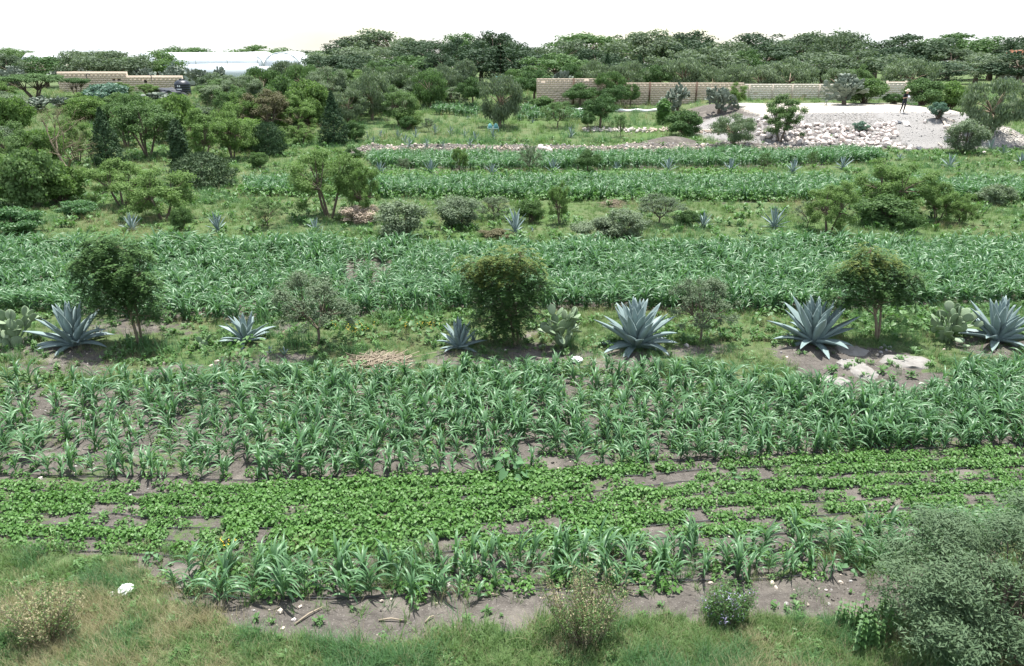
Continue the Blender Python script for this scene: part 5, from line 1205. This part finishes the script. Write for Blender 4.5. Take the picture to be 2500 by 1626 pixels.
# person on the platform, holding a white remote in front of the chest
def person(px, py):
    p_ = P(px, py); bm = bmesh.new(); sk = bm.verts.layers.skin.verify(); vs = {}
    def V(n_, co, r1, r2=None):
        v = bm.verts.new(co); v[sk].radius = (r1, r2 or r1); vs[n_] = v; return v
    def E(*ns):
        for a, b in zip(ns[:-1], ns[1:]): bm.edges.new((vs[a], vs[b]))
    V('pel', (.04, 0, .96), .145, .11); V('wst', (.06, 0, 1.10), .13, .10); V('chs', (.10, .01, 1.28), .155, .11); V('shm', (.12, .01, 1.42), .10, .08); V('nck', (.135, .0, 1.50), .052); V('hd0', (.14, -.02, 1.57), .075, .085); V('hd1', (.145, -.03, 1.66), .085, .10); V('hd2', (.145, -.02, 1.735), .06, .07)
    E('pel', 'wst', 'chs', 'shm', 'nck', 'hd0', 'hd1', 'hd2'); vs['pel'][sk].use_root = True
    for sd_, hx, kx, fx in (('l', -.06, -.13, -.22), ('r', .14, .10, .08)):
        V('hip'+sd_, (hx, 0, .88), .095); V('kn'+sd_, (kx, -.03, .50), .065); V('an'+sd_, (fx, .02, .09), .045); V('to'+sd_, (fx-.01, -.15, .035), .038, .03)
        E('pel', 'hip'+sd_, 'kn'+sd_, 'an'+sd_, 'to'+sd_)
    for sd_, m_ in (('l', -1), ('r', 1)):
        sx = .12+m_*.19; V('sh'+sd_, (sx, .01, 1.40), .062); V('el'+sd_, (sx+m_*.10, -.03, 1.14), .043); V('wr'+sd_, (.12+m_*.085, -.25, 1.22), .030); V('pm'+sd_, (.12+m_*.075, -.305, 1.245), .030, .02)
        E('shm', 'sh'+sd_, 'el'+sd_, 'wr'+sd_, 'pm'+sd_)
        for j in range(4):
            V('f%s%d' % (sd_, j), (.12+m_*.062, -.34+.004*j, 1.275-.02*j), .0095); V('g%s%d' % (sd_, j), (.12+m_*.03, -.352+.004*j, 1.278-.02*j), .008); E('pm'+sd_, 'f%s%d' % (sd_, j), 'g%s%d' % (sd_, j))
        V('t'+sd_, (.12+m_*.055, -.30, 1.285), .010); V('u'+sd_, (.12+m_*.03, -.315, 1.305), .009); E('pm'+sd_, 't'+sd_, 'u'+sd_)
    me = bpy.data.meshes.new('body'); bm.to_mesh(me); bm.free()
    o = bpy.data.objects.new('body_build', me); COL.objects.link(o); o.modifiers.new('s', 'SKIN'); sb = o.modifiers.new('d', 'SUBSURF'); sb.levels = 2
    dg = bpy.context.evaluated_depsgraph_get(); fm = bpy.data.meshes.new_from_object(o.evaluated_get(dg)); bpy.data.objects.remove(o)
    fm.materials.clear()
    for k in ('skin', 'blackcloth', 'trouser', 'shoe'): fm.materials.append(M[k])
    for f in fm.polygons:
        c = f.center; f.use_smooth = True
        if c.z > 1.475 or (c.y < -.14 and 1.05 < c.z < 1.35) or (c.z < 1.20 and c.z > 1.05 and abs(c.x-.12) > .22): f.material_index = 0
        elif c.z > .98: f.material_index = 1
        elif c.z > .09: f.material_index = 2
        else: f.material_index = 3
    r_ = obj('person', None, None, tuple(p_), (0, 0, R(8))); obj('body', fm, r_)
    t_ = MB(); lathe(t_, [(.02, 0), (.215, -.02), (.225, 0), (.12, .02), (.108, .06), (.085, .13), (.03, .135)], 20); obj('hat', t_.mesh('hat', M['hat'], True), r_, (.145, -.02, 1.70), (.14, 0, 0))
    t_ = MB(); lathe(t_, [(.113, .022), (.114, .055)], 20); obj('hat_band', t_.mesh('hat_band', M['blackcloth'], True), r_, (.145, -.02, 1.70), (.14, 0, 0))
    t_ = MB(); lathe(t_, [(.02, 0), (.078, .01), (.094, .07), (.085, .13), (.03, .16)], 12); obj('hair', t_.mesh('hair', M['hair'], True), r_, (.145, .018, 1.55))
    t_ = MB(); tube(t_, [(0, 0, .03), (0, -.022, 0), (0, -.005, -.012)], [.008, .014, .008], 6); obj('nose', t_.mesh('nose', M['skin'], True), r_, (.143, -.115, 1.61))
    for sx in (-.03, .03):
        t_ = MB(); lathe(t_, [(.002, -.008), (.011, 0), (.002, .008)], 8); obj('eye', t_.mesh('eye', M['eyedark'], True), r_, (.143+sx, -.108, 1.638))
        t_ = MB(); lathe(t_, [(.004, -.03), (.018, 0), (.004, .03)], 8); obj('ear', t_.mesh('ear', M['skin'], True), r_, (.143+sx*2.9, -.015, 1.62))
    t_ = MB(); box(t_, (-.022, -.004, -.004), (.022, .004, .004)); obj('mouth', t_.mesh('mouth', solid('lips', (.3, .1, .09)), False), r_, (.143, -.112, 1.57))
    tag(r_, 'person in black clothes and a pale brimmed hat standing on the platform', 'person')
    t_ = MB(); box(t_, (-.085, -.03, -.045), (.085, .03, .045)); q = Vector((.12, -.335, 1.25)); q.rotate(Euler((0, 0, R(8))))
    rc = obj('remote_control', None, None, tuple(Vector(p_)+q), (R(-35), 0, R(8))); obj('body', t_.mesh('remote_body', M['remote']), rc)
    t_ = MB(); box(t_, (-.06, -.012, .047), (.06, .0, .17)); obj('screen_holder', t_.mesh('screen_holder', M['remote']), rc)
    for sx in (-.05, .05): t_ = MB(); tube(t_, [(sx, -.03, .02), (sx, -.05, .02)], .008, 6); obj('stick', t_.mesh('stick', M['tank']), rc)
    tag(rc, 'white remote control held by the person in black', 'remote control')
person(2203, 276)

# ------------------------------------------------------------------ hoses, straw, bag and special plants
rs = np.random.RandomState(61)
def hose(key, t_, x0, x1, text, other=None, off=.12):
    a = gl(key+'0', 120); b = gl(key+'1', 120); line = a+(b-a)*t_; px_, py_ = proj(line[:, 0], line[:, 1], line[:, 2]); k = (px_ > x0) & (px_ < x1); line = line[k]
    line[:, 1] -= off; line[:, 1] += .03*np.sin(line[:, 0]*2.1+t_*9); line[:, 2] = H(line[:, 0], line[:, 1])+.022
    mb = MB(); tube(mb, line, .0085, 6); c = line[0].copy(); mb.v[0] = mb.v[0]-c
    o = obj('irrigation_hose', mb.mesh('irrigation_hose', M['hose'], True), None, tuple(c)); tag(o, text, 'hose', 'black irrigation hoses')
hose('B', 1.0, -50, 2550, 'black irrigation hose along the front edge of the broad maize band', off=.10)
hose('B', .16, 1900, 2500, 'black irrigation hose crossing the bare patch at the right', off=.0)
hose('B', .30, 1900, 2500, 'second black hose below the one crossing the bare patch', off=.0)
for i in range(6): hose('N', i/5, -50, 2550, 'black irrigation hose under bean row %s counted from the maize' % ORD[i], off=.13)
hose('C', 0, 400, 2450, 'black irrigation hose along the back row of the front maize'); hose('C', .5, 430, 2400, 'black irrigation hose between the two rows of front maize'); hose('C', 1, 440, 2400, 'black irrigation hose along the bare strip before the front maize', off=.08)
def straw_heap(px, py, wpx, hpx, n_, text, seed, hgt=.10, ln=.28):
    rs = np.random.RandomState(seed); p_ = P(px, py); k = pxm(p_); ax = wpx*k/2; ay = hpx*k/math.sin(math.atan2(CAM_H, p_[1]))/2; mb = MB()
    for i in range(n_):
        q = rs.normal(0, .42, 2); d2 = q.dot(q); z = hgt*math.exp(-d2*1.5)*rs.rand()+.01; a = rs.uniform(0, PI); L_ = ln*rs.uniform(.4, 1.3)
        x0, y0 = q[0]*ax, q[1]*ay; gz = float(H(p_[0]+x0, p_[1]+y0))-p_[2]; d = np.array([math.cos(a), math.sin(a), rs.normal(0, .12)])*L_/2; c = np.array([x0, y0, z+gz])
        tube(mb, [c-d, c+d], rs.uniform(.005, .011), 3, cap=False)
    o = obj('straw_heap', mb.mesh('straw_heap', M['straw']), None, tuple(p_)); o['kind'] = 'stuff'; tag(o, text, 'straw')
straw_heap(925, 893, 165, 46, 520, 'heap of dry maize stalks and straw behind the maize band', 1, .16, .75)
straw_heap(1495, 502, 60, 14, 200, 'small dry twig heap in the middle grass strip', 2, .25, .7)
straw_heap(940, 1268, 46, 16, 70, 'little patch of dry straw between the bean rows', 3, .03, .12)
straw_heap(700, 815, 30, 12, 30, 'few dry stalks left of the thorn shrub', 4, .05, .3)
rs = np.random.RandomState(62)
def stick(px0, py0, px1, py1, text):
    a, b = P(px0, py0), P(px1, py1); a[2] += .02; b[2] += .03; mb = MB(); tube(mb, [a-a, (b-a)*.5+np.array([0, .02, .015]), b-a], [.014, .012, .008], 6); tag(obj('dry_stalk', mb.mesh('dry_stalk', M['straw'], True), None, tuple(a)), text, 'stalk', 'dry stalks on the bare strip')
stick(720, 1528, 788, 1490, 'long pale dry stalk slanting over the lower bare strip'); stick(925, 1521, 985, 1523, 'dry stalk lying level on the lower bare strip'); stick(1038, 1525, 1060, 1508, 'short dry stalk on the bare strip'); stick(1185, 1462, 1215, 1458, 'short dry twig near the hose end')
def crumple(px, py, wpx, mat, text, seed, name='plastic_bag', cat='bag', flat=.7):
    rs = np.random.RandomState(seed); p_ = P(px, py); s_ = wpx*pxm(p_)/2; bm = bmesh.new(); bmesh.ops.create_icosphere(bm, subdivisions=4, radius=1); ds = rnd_dirs(26, rs)
    for v in bm.verts:
        d = np.array(v.co); q = ds @ d; f = .72+.38*abs(math.sin(5*q[int(np.argmax(q))]+7*q[3]))-.18*abs(math.sin(9*q[5]+4*q[9])); v.co = v.co*f; v.co.z *= flat
    me = bpy.data.meshes.new(name); bm.to_mesh(me); bm.free(); me.materials.append(M[mat]); tag(obj(name, me, None, tuple(p_+np.array([0, 0, s_*.4])), (0, 0, rs.uniform(0, 6)), (s_, s_, s_)), text, cat)
crumple(311, 1452, 42, 'bag', 'crumpled white plastic bag in the lower left grass', 1); crumple(1408, 884, 30, 'bag', 'white crumpled plastic at the back edge of the maize band', 2, flat=.5)
for px_, py_, tx in ((1315, 849, 'yellowish fallen cactus pad below the middle prickly pear'), (2346, 848, 'yellowish fallen cactus pad beside the right-edge agave'), (1378, 886, 'dark fallen cactus pad left of the white plastic')):
    p_ = P(px_, py_); o = obj('fallen_cactus_pad', PAD, None, tuple(p_+np.array([0, 0, .04])), (R(80), 0, R(70)), (.2, .2, .2)); tag(o, tx, 'cactus pad', 'fallen cactus pads')
def plant(name, mesh, px, py, wpx, nominal, text, cat='plant', grp=None, zs=1.):
    p_ = P(px, py); s_ = wpx*pxm(p_)/nominal; o = obj(name, mesh, None, tuple(p_-np.array([0, 0, .01])), (0, 0, rs.uniform(0, 6)), (s_, s_, s_*zs)); tag(o, text, cat, grp); return o
SQ = [bush_plant(rs, 22, .28, .30, .13, M['squash'], 'squash_plant') for _ in range(2)]
for px_, py_, w_, tx in ((1960, 1385, 60, 'squash plant with large pale leaves in the front maize strip'), (2078, 1400, 66, 'rounded leafy squash bush at the front edge of the maize strip'), (1240, 1170, 110, 'blue-green leafy plant at the top of the bean rows in the middle'), (640, 1212, 36, 'single pale squash plant in the middle bean rows'), (1530, 1195, 34, 'pale squash plant beside the soil gap in the beans'), (375, 1370, 50, 'broad-leaved squash plant at the left end of the front maize'), (1790, 1175, 40, 'pale squash plant in the right bean rows')):
    plant('squash_plant', SQ[rs.randint(2)], px_, py_, w_, .62, tx, 'squash', 'squash plants among the crops', 1.1)
WG = 'weed clumps of the agave row'; WB = [bush_plant(rs, 70, .35, .42, .07, M['weed'], 'weed_clump') for _ in range(2)]+[tuft(rs, 90, .45, .5, M['lush'], .013, 'grass_clump') for _ in range(2)]
for px_, py_, w_, k_, tx in ((610, 880, 120, 0, 'leafy weed clump burying the front of the weedy agave'), (560, 878, 60, 1, 'leafy weed clump left of the weedy agave'), (1640, 830, 90, 0, 'leafy green clump right of the largest middle agave'), (1760, 815, 110, 1, 'leafy green clump right of the open thorn shrub'), (2205, 800, 130, 0, 'spread of leafy plants between umbrella tree and right cactus'), (2290, 815, 100, 1, 'leafy plants behind the right prickly pear'),
        (1690, 800, 70, 1, 'leafy weeds behind the open thorn shrub'), (860, 830, 110, 0, 'yellow-flowered leafy weeds right of the thorn shrub'), (1020, 820, 120, 1, 'leafy weeds behind the straw heap'), (960, 790, 100, 2, 'dark lush grass clump behind the straw heap, left of two'), (1045, 778, 110, 3, 'dark lush grass clump behind the straw heap, right of two'), (870, 868, 80, 2, 'grass clump just left of the straw heap'),
        (720, 845, 110, 3, 'grass around the foot of the dense thorn shrub'), (360, 850, 110, 2, 'grass patch right below the leaning dark tree'), (410, 865, 100, 3, 'bright grass patch right of the leaning dark tree'), (1775, 860, 60, 2, 'spiky grass clump between the thorn shrub and the right agave'), (1620, 895, 70, 3, 'grass clump at the maize edge below the largest middle agave'), (30, 880, 60, 2, 'grass clump below the left-edge prickly pear'), (1450, 850, 70, 0, 'weeds between middle prickly pear and largest agave'), (1300, 800, 60, 1, 'weeds between the yellow-topped tree and the prickly pear'), (640, 790, 90, 2, 'grass behind the weedy agave'), (1830, 880, 50, 0, 'low weed clump right of the thorn shrub'), (1880, 790, 90, 1, 'leafy weeds left of the large right agave')):
    plant('weed_clump' if k_ < 2 else 'grass_clump', WB[k_], px_, py_, w_, .75, tx, 'weed' if k_ < 2 else 'grass', WG)
mb = MB()
for i in range(60):
    a = int(rs.choice(3, p=[.4, .5, .1])); cx, cy, w_, h_ = ((868, 815, 34, 10), (1020, 805, 55, 12), (560, 1352, 30, 10))[a]; p_ = P(rs.normal(cx, w_*.6), rs.normal(cy, h_*.6)); mb.add(*rosette_v) if False else None
    for q in range(5): mb.add(*strip(.022, .012, .4, .2, 1, 0, q*1.256, tuple(p_+np.array([0, 0, rs.uniform(.12, .25)])), lambda s: np.ones_like(s)))
o = obj('yellow_flowers', mb.mesh('yellow_flowers', M['flower'])); o['kind'] = 'stuff'; tag(o, 'scattered small yellow flowers over the weeds and bean edge', 'flowers')
# near verge plants
r_ = obj('shrub', None, None, (6.35, 8.0, 0), (0, 0, .4), (1.95, 1.7, .98))
rs2 = np.random.RandomState(5); cs = []; rr = []; st = MB()
for i in range(150):
    d = rnd_dirs(1, rs2)[0]; q = rs2.uniform(.5, 1); cs.append((d[0]*q*.95, d[1]*q*.95, .95+d[2]*q*.90)); rr.append(rs2.uniform(.13, .26))
    if i % 2: limb(st, (rs2.normal(0, .1), rs2.normal(0, .1), -.05), cs[-1], .012, .003, rs2, .1, 5, 4)
obj('stems', st.mesh('near_shrub_stems', M['bark'], True), r_)
obj('crown', quadmesh('near_shrub_crown', crown_clumps(rs2, cs, rr, 62000, .042, .24, .8, .4, 0, .10), M['corner']), r_); tag(r_, 'big soft grey-green shrub filling the lower right corner', 'shrub')
def dry_shrub(px, py, wpx, hpx, mat1, mat2, text, seed, name='shrub'):
    rs = np.random.RandomState(seed); p_ = P(px, py); k = pxm(p_); Wr = wpx*k/2; Hr = hpx*k/.8; st = MB(); Q = [[], []]
    for i in range(150):
        a = rs.uniform(0, 2*PI); e = np.array([Wr*math.cos(a)*rs.rand()**.6, .7*Wr*math.sin(a)*rs.rand()**.6, Hr*rs.uniform(.5, 1.05)]); b = np.array([e[0]*.35, e[1]*.35, 0]); limb(st, b, e, .006, .002, rs, .1, 4, 3)
        m_ = 42; f = rs.uniform(.25, 1, m_)[:, None]; C = b+(e-b)*f+rs.normal(0, .035, (m_, 3)); Q[0 if rs.rand() < (.86 if mat2 == 'purple' else .6) else 1].append(leaf_quads(C, rs.normal(0, 1, (m_, 3))+np.array([0, 0, .6]), rs.normal(0, 1, (m_, 3)), rs.uniform(.025, .05, m_), rs.uniform(.010, .018, m_)))
    r_ = obj(name, None, None, tuple(p_)); obj('stems', st.mesh('shrub_stems', M['straw']), r_); obj('leaves', quadmesh('shrub_leaves', np.concatenate(Q[0]), M[mat1]), r_); obj('flower_sprays', quadmesh('flower_sprays', np.concatenate(Q[1]), M[mat2]), r_); tag(r_, text, 'shrub')
dry_shrub(1430, 1560, 250, 150, 'grass', 'dry', 'half-dry tan weed bush at the bottom edge in the middle', 1); dry_shrub(1775, 1520, 130, 80, 'weed', 'purple', 'grey-green weed bush with lilac flowers at the bottom edge', 2)
dry_shrub(110, 1560, 240, 110, 'dry', 'grass', 'dry tan grass bush at the lower left corner', 3)
mb = MB()
for i in range(14):
    q = rs.normal(0, .13, 2); h_ = rs.uniform(.35, .7); tube(mb, [(q[0], q[1], 0), (q[0]*1.2, q[1]*1.2, h_)], .006, 4)
    for j in range(9):
        for sg in (0, PI): mb.add(*heart(np.array([q[0]*1.1, q[1]*1.1, h_*(.2+.09*j)])+.03*np.array([math.cos(j*1.57+sg), math.sin(j*1.57+sg), 0]), .075*(1.15-.07*j), np.array([math.cos(j*1.57+sg)*.4, math.sin(j*1.57+sg)*.4, 1]), np.array([math.cos(j*1.57+sg), math.sin(j*1.57+sg), -.2])))
me = mb.mesh('leafy_weed', M['weed'])
for px_, py_, w_, tx in ((2105, 1560, 100, 'tall leafy weed with paired leaves at the bottom right, larger of two'), (2165, 1505, 50, 'small leafy weed beside the corner shrub'), (2180, 1540, 60, 'tall leafy weed at the bottom right, closer to the corner shrub')): plant('leafy_weed', me, px_, py_, w_, .55, tx, 'weed', 'leafy weeds at the bottom right')

# ------------------------------------------------------------------ labels of look-alikes
for (text, group), lst in POOL.items():
    lst.sort(key=lambda q: q[0]); text = text.rstrip('*')
    for i, (px_, o) in enumerate(lst):
        o['label'] = text if len(lst) == 1 else '%s, %s from the left' % (text, ordn(i)); o['group'] = group
